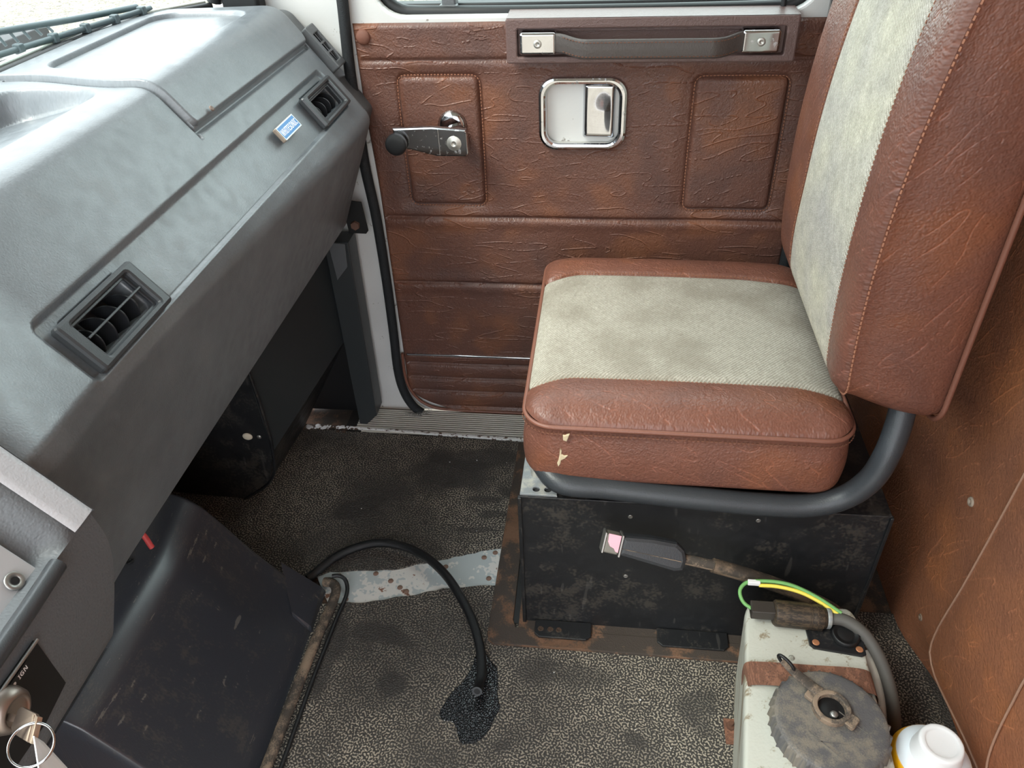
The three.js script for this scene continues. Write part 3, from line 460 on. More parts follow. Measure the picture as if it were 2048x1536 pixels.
{ // instrument binnacle at the driver's end of the dash
  const b = thing('instrument_binnacle', 'grey raised instrument housing with a silver panel at the lower left of the dashboard', 'instrument panel');
  const zA = -0.352, zB = 0.1, on = (q, d, z) => onSlope(q, d, z);
  const face = (z) => z < -0.331 ? 0.037 : lerp(0.037, 0.022, sst(-0.331, -0.308, z));
  part('housing', [grid(40, 60, (u, v) => { const z = lerp(zA, zB, v ** 1.6), q = lerp(-0.20, 0.1145, u), edge = sst(0.1145, 0.112, q); return [...on(q, lerp(0.034, face(z), edge), z), q, z]; }),
    grid(24, 30, (u, v) => { const z = lerp(zA, zB, v), [x0, y0] = on(0.1145, 0.034, z), t = u; const y = lerp(y0, 0.592, t), x = x0 + 0.006 * Math.sin(t * 3.1) - 0.012 * sst(0.85, 1, t); return [x, y, z + 0.038 * sst(0.15, 1, t) * (1 - v), y, z]; }),
    grid(6, 30, (u, v) => { const z = lerp(zA, zB, v); return [lerp(-0.368, -0.47, u), lerp(0.592, 0.56, u), z + 0.038 * (1 - v), u * 0.1, z]; }),
    grid(20, 20, (u, v) => { const [x0, y0] = on(lerp(-0.20, 0.1145, u), lerp(0.037, -0.02, v), zA); return [x0, y0, zA - 0.002, u, v]; }),
    grid(10, 8, (u, v) => { const y = lerp(0.702, 0.592, u), z = zA + 0.038 * sst(0.15, 1, u); return [lerp(-0.365 - 0.004 * u, -0.47, v), y - 0.02 * v, z, y, v * 0.1]; })], M.dashDark, b);
  const rim = part('rim_strip', grid(30, 8, (u, v) => { const q = lerp(-0.19, 0.113, u), z = lerp(zA - 0.001, -0.331, v), e = Math.min(v, 1 - v); return [...on(q, 0.0374 + 0.002 * Math.sqrt(clamp(e * 6)), z), q, z]; }), mat({ color: 0xb4b4b8, roughness: 0.38, ...bump(grainBump, 0.09, 0.0002) }), b);
  const pn = part('panel', plate([[-0.2, -0.306], [0.112, -0.302], [0.112, 0.05], [-0.2, 0.05]].map(([q, z]) => [q, -z]), 0.003, 'z', 0, 0.0008), mat({ color: 0xc6c8cc, roughness: 0.4, metalness: 0.55 }), b);
  pn.geometry.applyMatrix4(new THREE.Matrix4().makeBasis(V(ed[0], ed[1], 0), V(0, 0, -1), V(nb[0], nb[1], 0)).setPosition(...onSlope(0, 0.022, 0)));
  part('panel_screw', [lathe([[0, -0.001], [0.002, -0.001], [0.0032, 0.0012], [0.0058, 0.0018], [0.0066, 0.0004]], on(0.103, 0.0255, -0.2865), [nb[0], nb[1], 0], 18)], M.grayMetal, pn);
  part('screw_socket', [lathe([[0, 0.0006], [0.0026, 0.0006]], on(0.103, 0.0262, -0.2865), [nb[0], nb[1], 0], 14)], M.black, pn);
  part('lower_roll', tube([[-0.354, 0.706, -0.302], [-0.353, 0.704, -0.26], [-0.352, 0.702, -0.15], [-0.352, 0.70, 0.08]], 0.006, { n: 40 }), M.vent, b);
  // ignition switch plate
  const ip = part('ignition_plate', plate([[-0.2615, 0.6785], [-0.2625, 0.629], [-0.236, 0.624], [-0.15, 0.63], [-0.15, 0.6785]], 0.003, 'x', -0.3585, 0.0006), M.black, b);
  part('plate_edge', tube([[-0.3545, 0.6795, -0.262], [-0.3545, 0.680, -0.2]], 0.0012, { n: 20, k: 6 }), M.grayMetal, b);
  const cv = document.createElement('canvas'); cv.width = 256; cv.height = 96; const x = cv.getContext('2d'); x.fillStyle = '#0d0e10'; x.fillRect(0, 0, 256, 96); x.fillStyle = '#e8e8e8'; x.font = 'bold 66px sans-serif'; x.textAlign = 'left'; x.textBaseline = 'middle'; x.fillText('IGN', 96, 50); x.beginPath(); x.arc(44, 50, 17, 0, 7); x.fill();
  const t = new THREE.CanvasTexture(cv); t.colorSpace = THREE.SRGBColorSpace;
  const lab = new THREE.PlaneGeometry(0.0185, 0.0069); lab.applyMatrix4(new THREE.Matrix4().makeBasis(V(0, 0, -1), V(0, 1, 0), V(1, 0, 0)).setPosition(-0.3549, 0.6728, -0.2405)); part('switch_lettering', lab, mat({ map: t, roughness: 0.5 }), ip);
  part('lock_barrel', [lathe([[0, 0.008], [0.0085, 0.008], [0.009, 0.0095], [0.0108, 0.0095], [0.0135, 0.007], [0.0148, 0.002], [0.0148, 0]], [-0.3555, 0.6665, -0.2205], [1, 0.0, 0.05], 36)], mat({ color: 0x9c9088, metalness: 0.9, roughness: 0.38 }), ip);
}
{ // key, ring and paper tag
  const k = thing('ignition_key', 'flat metal key standing in the ignition lock', 'key'), km = mat({ color: 0x8f8075, metalness: 0.85, roughness: 0.4 });
  const A = V(-0.338, 0.6772, -0.2184), D = V(-0.338, 0.6716, -0.2055), B = V(-0.322, 0.679, -0.2131), C = V(-0.322, 0.670, -0.2001);
  const nn = B.clone().sub(A).cross(D.clone().sub(A)).normalize(), slab = (pts, t) => metric(new ConvexGeometry(pts.flatMap((p) => [p.clone().addScaledVector(nn, t), p.clone().addScaledVector(nn, -t)])));
  const L = (p, q, t) => p.clone().lerp(q, t);
  part('bow', slab([L(A, B, 0.12), L(A, D, 0.15), L(A, D, 0.85), L(D, C, 0.12), L(D, C, 0.9), L(C, B, 0.08), L(C, B, 0.92), L(A, B, 0.9)], 0.0012), km, k);
  const m0 = L(A, D, 0.5), inn = V(-0.352, 0.667, -0.2165), wv = D.clone().sub(A).multiplyScalar(0.14);
  part('blade', slab([m0.clone().add(wv), m0.clone().sub(wv), inn.clone().add(wv), inn.clone().sub(wv)], 0.0011), km, k);
  for (const t of [0.80, 0.99]) part('bow_rib', slab([L(L(A, B, t), L(D, C, t), 0.05), L(L(A, B, t), L(D, C, t), 0.97), L(L(A, B, t + 0.09), L(D, C, t + 0.09), 0.05), L(L(A, B, t + 0.09), L(D, C, t + 0.09), 0.97)], 0.0019), mat({ color: 0xc9b7a4, metalness: 0.8, roughness: 0.35 }), k);
  const ring = new THREE.TorusGeometry(0.0118, 0.0009, 8, 44); ring.lookAt(V(0.35, 0.80, 0.35)); ring.translate(-0.3205, 0.6722, -0.1985);
  tag(part('key_ring', ring, M.chrome), 'thin wire ring looped through the ignition key', 'key ring');
  const tp = [V(-0.3205, 0.6748, -0.2025), V(-0.3205, 0.6641, -0.2047), V(-0.312, 0.6359, -0.2013), V(-0.304, 0.610, -0.198), V(-0.304, 0.640, -0.183), V(-0.312, 0.6639, -0.1874)], tn = tp[2].clone().sub(tp[0]).cross(tp[5].clone().sub(tp[0])).normalize();
  tag(part('key_tag', metric(new ConvexGeometry(tp.flatMap((p) => [p.clone().addScaledVector(tn, 0.0004), p.clone().addScaledVector(tn, -0.0004)]))), M.white), 'plain white tag hanging from the key ring', 'key tag');
}

// ---------------------------------------------------------------- footwell
{
  const h = thing('heater_box', 'black sheet-metal heater box with a folded lower edge under the dashboard', 'heater box');
  const A = { nt: [-0.62, 0.472, -1.04], nm: [-0.614, 0.127, -1.04], nl: [-0.640, 0.045, -1.045], nb: [-0.705, -0.003, -1.035], nB: [-0.98, -0.003, -1.05], nT: [-0.98, 0.472, -1.04], ft: [-0.535, 0.472, -1.30], fm: [-0.532, 0.216, -1.30], fl: [-0.60, 0.09, -1.29], fb: [-0.655, -0.003, -1.272] };
  const quad = (a, b, c, d2) => grid(6, 6, (u, v) => { const L = (p, q, t) => p.map((e, i) => lerp(e, q[i], t)); const r = L(L(a, b, u), L(d2, c, u), v); return [...r, r[2] + r[0], r[1]]; });
  part('side_panel', [quad(A.nm, A.fm, A.ft, A.nt)], M.heater, h);
  part('front_panel', [quad(A.nm, A.nt, A.nT, A.nl), quad(A.nl, A.nT, A.nB, A.nb)], M.blackSteel, h);
  part('lower_panel', [quad(A.nm, A.fm, A.fb, A.nl), quad(A.nl, A.fb, A.fb, A.nb)], M.blackSteel, h);
  part('folded_edge', [tube([A.nt, A.nm, A.nl, A.nb].map((p) => [p[0] + 0.001, p[1], p[2] + 0.001]), 0.003, { n: 40, k: 6 })], M.blackGloss, h);
  part('rivet', lathe([[0, 0.002], [0.003, 0.0018], [0.0045, 0]], [-0.632, 0.165, -1.04], [0, 0, 1], 12), M.grayMetal, h);
  part('foam_patch', new THREE.SphereGeometry(1, 12, 8).scale(0.010, 0.008, 0.004).translate(-0.655, 0.165, -1.04), mat({ color: 0xd9cfba, roughness: 0.9 }), h);
  const k = thing('kick_panel', 'tall narrow black side panel between the heater box and the white door pillar', 'panel');
  part('post', plate([[-0.530, 0.0], [-0.516, -0.004], [-0.487, 0.025], [-0.482, 0.40], [-0.481, 0.45], [-0.53, 0.45]], 0.05, 'z', -1.335, 0.002), M.heater, k);
  part('rear_sheet', box2(-0.70, -0.52, 0.0, 0.47, -1.342, -1.33), M.black, k);
  part('bent_flap', plate([[-0.520, 0.452], [-0.487, 0.448], [-0.490, 0.40], [-0.515, 0.37]], 0.003, 'z', -1.284, 0.0006), M.dashDark, k);
}
{ // engine cover hump
  const e = thing('engine_cover', 'scuffed black plastic engine cover hump beside the rubber floor mat', 'engine cover');
  const pr = (v, z) => { const far = sst(-0.66, -0.815, z), near = 0; const C = [[-0.464, 0.0], [-0.471, 0.008], [-0.484, 0.03], [-0.532, 0.115], [-0.585, 0.205], [-0.607, 0.235], [-0.635, 0.252], [-0.68, 0.258], [-0.80, 0.262], [-0.97, 0.264]]; return C.map(([x, y]) => [x - 0.022 * far * sst(0, 0.1, y) - 0.02 * sst(-0.42, -0.6, z) * 0, y]); };
  const nz = 90;
  part('cover_shell', grid(70, nz, (u, v) => {
    const z = lerp(-0.828, -0.412, v), c = pr(0, z), k = u * (c.length - 1), i = Math.min(Math.floor(k), c.length - 2), t = k - i, g = (q) => { const a = c[Math.max(0, i - 1)][q], b = c[i][q], d2 = c[i + 1][q], e2 = c[Math.min(c.length - 1, i + 2)][q]; return 0.5 * (2 * b + (d2 - a) * t + (2 * a - 5 * b + 4 * d2 - e2) * t * t + (3 * b - a - 3 * d2 + e2) * t * t * t); };
    let x = g(0), y = g(1); const ef = sst(-0.79, -0.828, z), en = sst(-0.43, -0.412, z); const s = 1 - 0.9 * ef ** 3 - 0.92 * en ** 3;
    y = y * s; x = x + (ef ** 3) * 0.0 ; return [x, Math.max(0, y), z + 0.004 * ef - 0.002 * en, k * 0.06, z];
  }), M.hump, e);
  part('corner_gusset', metric(new ConvexGeometry([[-0.53, 0.075, -0.822], [-0.468, 0.014, -0.822], [-0.464, 0.010, -0.745], [-0.490, 0.045, -0.745], [-0.53, 0, -0.826], [-0.466, 0, -0.826], [-0.462, 0, -0.74], [-0.49, 0, -0.74]].map((p) => V(...p)))), M.hump, e);
  part('near_flange', box2(-0.98, -0.46, 0.0, 0.012, -0.415, -0.40), M.hump, e);
  for (const [x, z] of [[-0.655, -0.66], [-0.668, -0.648]]) part('dimple', lathe([[0, 0.0005], [0.002, 0.0005], [0.003, 0.003], [0.0055, 0.001]], [x, 0.2565, z], [0, 1, 0], 14), M.blackGloss, e);
}
{ // floor: bare strip, mats
  const strip = part('joint_strip', plate([[-0.50, -0.868], [-0.36, -0.886], [-0.30, -0.908], [-0.15, -0.958], [-0.15, -0.860], [-0.27, -0.838], [-0.36, -0.806], [-0.45, -0.796]], 0.004, 'y', -0.006, 0.0008), mat({ map: rep(dtex(PN, PN, (i, j) => { const p = j * PN + i, chip = sst(0.1, 0.5, pB[p] * 0.6 + pD[p] * 0.5 + pA[p] * 0.35), r = sst(2.0, 2.4, pD[p] * 0.9 + pB[p] * 0.5 + pC[p] * 0.25); return mix3(mix3([178, 186, 186], [214, 212, 206], chip), [116, 76, 58], r * 0.9); }, true), 0.3), roughness: 0.55 }), floor);
  for (const [x, z] of [[-0.452, -0.862], [-0.386, -0.872], [-0.262, -0.898], [-0.195, -0.925], [-0.176, -0.938], [-0.425, -0.812], [-0.335, -0.845], [-0.322, -0.838], [-0.355, -0.858], [-0.18, -0.878]]) part('rivet', lathe([[0, 0.0022], [0.0028, 0.002], [0.0048, 0.0008], [0.005, 0]], [x, -0.002, z], [0, 1, 0], 14), mat({ color: 0x7a6154, roughness: 0.8 }), strip);
  const sheet = (edges, name, label) => {
    // triangulated outline with uv that places the matting print on the floor
    const s = new THREE.Shape(edges.map(([x, z]) => new THREE.Vector2(x, z))), g = new THREE.ExtrudeGeometry(s, { depth: 0.004, bevelEnabled: true, bevelThickness: 0.0008, bevelSize: 0.0008, bevelOffset: -0.0008, bevelSegments: 1 });
    g.rotateX(Math.PI / 2).scale(1, -1, 1).translate(0, -0.0045, 0); g.computeVertexNormals();
    const p = g.attributes.position, uv = g.attributes.uv; for (let i = 0; i < p.count; i++) uv.setXY(i, (p.getX(i) - mX0) / (MSIZE * 1.3333), (p.getZ(i) - mZ0) / (MSIZE * 1.3333));
    return tag(part(name, g, M.mat), label, 'floor mat');
  };
  const wob = (a, b, n, k) => Array.from({ length: n + 1 }, (_, i) => { const t = i / n; return [lerp(a[0], b[0], t) + (rnd() - 0.5) * k, lerp(a[1], b[1], t) + (rnd() - 0.5) * k]; });
  sheet([...wob([-0.70, -1.262], [-0.14, -1.248], 24, 0.004), [-0.14, -1.247], ...wob([-0.155, -0.954], [-0.25, -0.922], 8, 0.003), ...wob([-0.26, -0.917], [-0.33, -0.893], 5, 0.003), ...wob([-0.34, -0.885], [-0.47, -0.868], 8, 0.003), [-0.50, -0.85], [-0.90, -0.85], [-0.95, -1.2]], 'rubber_mat', 'dark stained pebbled rubber mat in the passenger footwell');
  sheet([...wob([-0.50, -0.795], [-0.40, -0.806], 6, 0.003), ...wob([-0.39, -0.808], [-0.27, -0.842], 7, 0.004), ...wob([-0.26, -0.848], [-0.15, -0.866], 6, 0.003), [-0.10, -0.86], [0.54, -0.86], [0.54, 0.4], [-0.50, 0.4]], 'rubber_mat', 'paler dusty pebbled rubber mat under the washer bottle and black hose');
  // grit and paint flakes
  const flakes = thing('paint_flakes', 'white paint flakes and dirt at the foot of the kick panel', 'debris'); flakes.userData.kind = 'stuff';
  const fl = []; for (let i = 0; i < 60; i++) { const a = i < 40, x = a ? lerp(-0.645, -0.545, rnd()) : lerp(-0.60, 0.2, rnd()), z = a ? -1.270 + 0.010 * rnd() : lerp(-1.2, -0.5, rnd()), s = a ? 0.002 + 0.006 * rnd() ** 2 : 0.0008 + 0.0012 * rnd(); const g = new THREE.IcosahedronGeometry(s, 0).scale(1, 0.35, 0.8); g.rotateY(rnd() * 6); g.translate(x, 0.0022, z); fl.push(g); }
  part('flakes', fl, M.white, flakes);
  const dr = []; for (let i = 0; i < 90; i++) { const g = new THREE.IcosahedronGeometry(0.002 + 0.004 * rnd(), 0).scale(1, 0.4, 1); g.translate(lerp(-0.66, -0.53, rnd()), 0.001, -1.272 + 0.02 * rnd() * rnd()); dr.push(g); }
  part('dirt', dr, M.rust, flakes);
}
{ // puddle on the mat
  const out = [[-0.172, -0.735], [-0.158, -0.725], [-0.145, -0.71], [-0.138, -0.69], [-0.134, -0.655], [-0.13, -0.63], [-0.14, -0.60], [-0.15, -0.585], [-0.163, -0.572], [-0.18, -0.572], [-0.19, -0.585], [-0.2, -0.602], [-0.214, -0.604], [-0.222, -0.613], [-0.216, -0.635], [-0.205, -0.655], [-0.192, -0.675], [-0.182, -0.70], [-0.18, -0.72]];
  const c = curve(out.map(([x, z]) => [x, 0, z]), true).getSpacedPoints(120), cx = -0.172, cz = -0.648;
  const wob = noise(64, 2, 2, 77);
  const g = grid(120, 30, (u, v) => { const q = c[Math.round(u * 120) % 120], k = 1 + 0.03 * wob[(Math.round(u * 120) % 60) * 64 + 3] * sst(0.7, 1, v), x = lerp(cx, q.x, v * k), z = lerp(cz, q.z, v * k); return [x, 0.0013 - 0.0018 * sst(0.97, 1, v), z, (x - mX0) / (MSIZE * 1.3333) * 4 * PK, (z - mZ0) / (MSIZE * 1.3333) * 4 * PK]; });
  tag(part('puddle', flip(g), mat({ color: 0x1e2124, roughness: 0.14, bumpMap: matBump, bumpScale: 0.0022 })), 'small dark wet puddle on the mat under the hose end', 'puddle');
}
{ // hoses along the floor
  const hp = [[-0.502, 0.009, -0.842], [-0.465, 0.014, -0.89], [-0.435, 0.016, -0.912], [-0.393, 0.020, -0.925], [-0.345, 0.024, -0.918], [-0.297, 0.028, -0.894], [-0.255, 0.030, -0.858], [-0.221, 0.030, -0.815], [-0.190, 0.028, -0.765], [-0.170, 0.024, -0.715], [-0.1625, 0.0205, -0.675], [-0.1632, 0.0225, -0.655], [-0.1638, 0.029, -0.640]];
  const c = curve(hp), g = new THREE.TubeGeometry(c, 160, 0.0078, 14), e = c.getPointAt(1), d = c.getTangentAt(1), h = thing('drain_hose', 'thick black rubber hose arching over the bare strip to the puddle', 'hose');
  const mt = mat({ color: 0x141517, roughness: 0.28, ...bump(grainBump, 0.1, 0.0002) });
  part('tube', g, mt, h);
  const rg = new THREE.RingGeometry(0.0048, 0.0078, 24); rg.lookAt(d); rg.translate(e.x, e.y, e.z); part('cut_end', rg, mat({ color: 0x3c3e40, roughness: 0.45 }), h);
  const bg = new THREE.CircleGeometry(0.005, 20); bg.lookAt(d); const e2 = e.clone().addScaledVector(d, -0.0004); bg.translate(e2.x, e2.y, e2.z); part('bore', bg, M.black, h);
  tag(part('electric_cable', tube([[-0.455, 0.021, -0.842], [-0.445, 0.020, -0.845], [-0.433, 0.016, -0.842], [-0.424, 0.008, -0.825], [-0.427, 0.005, -0.76], [-0.431, 0.005, -0.65], [-0.432, 0.005, -0.52], [-0.435, 0.005, -0.3]], 0.0036, { n: 120 }), M.rubber), 'thin black cable lying along the foot of the engine cover', 'cable');
  tag(part('sealing_strip', tube([[-0.470, 0.008, -0.838], [-0.455, 0.010, -0.836], [-0.444, 0.010, -0.824], [-0.442, 0.009, -0.79], [-0.446, 0.009, -0.74], [-0.450, 0.009, -0.62], [-0.452, 0.009, -0.50], [-0.455, 0.009, -0.3]], 0.0085, { n: 120 }), M.dusty), 'dusty brown rubber strip edging the foot of the engine cover', 'seal');
}

// ---------------------------------------------------------------- seat
function cushion({ ha, hb, hs, rc, T, top, seamLo, seamHi, bulge = 0.006, sidePts = 220, bottom = true, inset = 0.012 }) {
  const per = []; { const o = rrect(0, 0, 2 * ha, 2 * hb, rc, 10), cc = new THREE.CatmullRomCurve3(o.map((p) => V(p[0], p[1], 0)), true, 'catmullrom', 0.0); cc.arcLengthDivisions = 600; cc.getSpacedPoints(sidePts).forEach((p) => per.push([p.x, p.y])); }
  per.pop();
  const L = 4 * (ha + hb) - (8 - 2 * Math.PI) * rc;
  const al = (b) => { const d = Math.abs(b) - (hb - rc); return d > 0 ? ha - rc + Math.sqrt(Math.max(0, rc * rc - d * d)) : ha; };
  const side = grid(sidePts, 24, (u, v) => { const k = Math.round(u * sidePts) % sidePts, [a, b] = per[k], l = Math.hypot(a, b), lo = 1 - sst(0, 0.2, v), off = -inset * lo * lo + bulge * Math.sin(Math.min(1, v * 1.15) * Math.PI) * 0.8, na = (Math.abs(a) > ha - rc ? a - Math.sign(a) * (ha - rc) : 0), nbb = (Math.abs(b) > hb - rc ? b - Math.sign(b) * (hb - rc) : 0), nl = Math.hypot(na, nbb) || 1; return [...T(a + na / nl * off, b + nbb / nl * off, v * hs), u * L, v * hs + 0.3]; }, true);
  const dist = (a, b) => -sdbox(a, b, 0, 0, ha, hb, rc);
  const H = (a, b) => hs + top(a, b, Math.max(0, dist(a, b)));
  const patch = (b0, b1, nv) => grid(90, nv, (u, v) => { const a0 = (u * 2 - 1), bb = lerp(b0(a0 * ha), b1(a0 * ha), v), a = a0 * al(bb); return [...T(a, bb, H(a, bb)), a, bb]; });
  const lo = (a) => -hb, hi = (a) => hb;
  const bot = grid(30, 30, (u, v) => { const b = lerp(-hb, hb, v) * 0.93, a = (u * 2 - 1) * al(b) * 0.94; return [...T(a, b, 0), a, b]; });
  return { side, bot, per, L, H, lower: patch(lo, seamLo, 40), middle: patch(seamLo, seamHi, 70), upper: patch(seamHi, hi, 40), al };
}
{
  const s = thing('passenger_seat', 'brown vinyl seat with pale woven centre panels on a black tube frame', 'seat');
  // base cushion: a along x, b along z, w up
  const cx = 0.119, cz = -1.020, y0 = 0.333, T = (a, b, w) => { const t = clamp((a + 0.22) / 0.44); return [cx + a - 0.010 * sst(0.05, 0, w) * (a < 0 ? -1 : 1) * 0, y0 + w - 0.004 * t, cz + b]; };
  const seamN = (a) => 0.142 + 0.016 * sst(-0.15, -0.212, a) + 0.014 * sst(0.14, 0.21, a), seamF = (a) => -0.158 + 0.02 * sst(-0.15, -0.212, a) * -0 + 0.018 * sst(-0.15, -0.212, a) + 0.012 * sst(0.1, 0.21, a);
  const top = (a, b, d) => { let h = 0.016 * Math.sqrt(clamp(1 - (1 - Math.min(1, d / 0.045)) ** 2)) + 0.006 * Math.cos(clamp(a / 0.22, -1, 1) * 1.4) * Math.cos(clamp(b / 0.235, -1, 1) * 1.3); const sn = b - seamN(a), sf = b - seamF(a); h -= 0.005 * Math.exp(-((sn / 0.004) ** 2)) + 0.005 * Math.exp(-((sf / 0.004) ** 2)); h += 0.007 * (sn > 0 ? Math.sin(clamp(sn / 0.09) * Math.PI) : 0) + 0.005 * (sf < 0 ? Math.sin(clamp(-sf / 0.075) * Math.PI) : 0); h -= 0.004 * Math.exp(-(((a - 0.05) / 0.1) ** 2) - (((b + 0.01) / 0.09) ** 2)); return h; };
  const C = cushion({ ha: 0.2165, hb: 0.235, hs: 0.104, rc: 0.042, T, top, seamLo: seamF, seamHi: seamN });
  const base = part('seat_cushion', [C.side, C.bot, C.lower, C.upper], M.seatVinyl, s);
  part('seat_fabric', C.middle, M.soiled, base);
  const ring = C.per.filter((_, i) => i % 2 === 0).map(([a, b]) => T(a * 1.006, b * 1.006, 0.105));
  part('piping', tube(ring, 0.0034, { n: 260, k: 8, closed: true }), M.piping, base);
  part('stitching', stitches(C.per.filter((_, i) => i % 2 === 0).map(([a, b]) => T(a * 1.018, b * 1.016, 0.0965)), (t) => [0, 0.3, 1], { closed: true, r: 0.0007 }), M.threadDark, base);
  for (const [f, o] of [[seamN, 0.0035], [seamF, -0.0035]]) part('stitching', stitches(Array.from({ length: 24 }, (_, i) => { const a = lerp(-0.205, 0.205, i / 23), b = f(a) + o; return T(a, b, C.H(a, b) + 0.0003); }), [0, 1, 0], { r: 0.0006 }), M.thread, base);
  // tear with foam showing
  const foamM = mat({ color: 0xcabb9c, roughness: 0.95 });
  for (const p of [[[-0.043, 0.419], [-0.038, 0.417], [-0.036, 0.424], [-0.0345, 0.430], [-0.040, 0.4285], [-0.0435, 0.4275]], [[-0.047, 0.404], [-0.0445, 0.400], [-0.0452, 0.394], [-0.041, 0.3915], [-0.0365, 0.392], [-0.040, 0.3865], [-0.0455, 0.3825], [-0.0465, 0.376], [-0.0495, 0.3705], [-0.0512, 0.377], [-0.049, 0.384], [-0.0478, 0.392]]]) part('torn_patch', plate(p, 0.0036, 'z', -0.7828, 0.0012), foamM, base).userData.label = 'pale foam showing through a tear';
  // backrest: a up, b along z, w towards the front of the cab
  const xf = (y) => 0.288 + 0.33 * (y - 0.66) ** 2, by = 0.885, bz = -1.0, hs = 0.118;
  const TB = (a, b, w) => { const y = by + a, n = w / hs, yy = y + 0.034 * n * sst(0.70, 0.47, y); return [lerp(0.424, xf(yy) + 0.008, n), yy, bz + b]; };
  const bn = (a) => 0.158 - 0.018 * sst(-0.25, 0.1, a), bf = (a) => -0.085 - 0.020 * sst(-0.2, -0.38, a);
  const topB = (a, b, d) => { let h = 0.014 * Math.sqrt(clamp(1 - (1 - Math.min(1, d / 0.03)) ** 2)); const sn = b - bn(a), sf = b - bf(a); h -= 0.004 * Math.exp(-((sn / 0.0035) ** 2)) + 0.004 * Math.exp(-((sf / 0.0035) ** 2)); return h; };
  const B = cushion({ ha: 0.425, hb: 0.212, hs, rc: 0.035, T: TB, top: topB, seamLo: bf, seamHi: bn, bulge: 0.006, sidePts: 320, inset: 0.004 });
  const back = part('backrest', [B.side, B.bot, B.lower, B.upper], M.seatVinyl, s);
  part('backrest_fabric', B.middle, M.cloth, back);
  part('piping', tube(B.per.filter((_, i) => i % 2 === 0).map(([a, b]) => TB(a * 1.003, b * 1.008, 0.001)), 0.0036, { n: 340, k: 8, closed: true }), M.piping, back);
  part('stitching', stitches(B.per.filter((_, i) => i % 2 === 0).map(([a, b]) => TB(a * 1.002, b * 1.012, hs - 0.001)), () => [-0.7, 0, 0.7], { closed: true, r: 0.0010, len: 0.0042 }), M.thread, back);
  for (const [f, o] of [[bn, 0.004], [bf, -0.004]]) part('stitching', stitches(Array.from({ length: 30 }, (_, i) => { const a = lerp(-0.40, 0.41, i / 29), b = f(a) + o; return TB(a, b, B.H(a, b) + 0.0003); }), [-1, 0, 0], { r: 0.0007 }), M.thread, back);
  // frame
  const fr = (z) => [[-0.078, 0.352, z - Math.sign(z + 1) * 0.03], [-0.05, 0.340, z], [0.02, 0.332, z], [0.081, 0.326, z], [0.16, 0.320, z], [0.23, 0.316, z], [0.295, 0.319, z], [0.338, 0.338, z], [0.364, 0.375, z], [0.377, 0.415, z - 0.008], [0.386, 0.448, z - 0.024], [0.392, 0.485, z - 0.045], [0.396, 0.54, z - 0.06]];
  part('frame_tube', tube(fr(-0.783), 0.0165, { n: 120, k: 16 }), mat({ color: 0x33373b, roughness: 0.42, ...bump(grainBump, 0.1, 0.0002) }), s);
  part('frame_tube', tube(fr(-1.235), 0.0165, { n: 80, k: 12 }), mat({ color: 0x33373b, roughness: 0.42 }), s);
  part('back_bracket', [plate([[-1.235, 0.36], [-1.205, 0.36], [-1.20, 0.60], [-1.235, 0.60]], 0.006, 'x', 0.375), cyl([0.345, 0.475, -1.19], [0, 0, 1], 0.009, 0.009, 0.02), box2(0.335, 0.36, 0.31, 0.52, -1.235, -1.05)], M.blackSteel, s);
  for (const z of [-1.18, -0.88]) part('runner', box2(-0.06, 0.33, 0.300, 0.332, z - 0.02, z + 0.02), M.blackSteel, s);
}
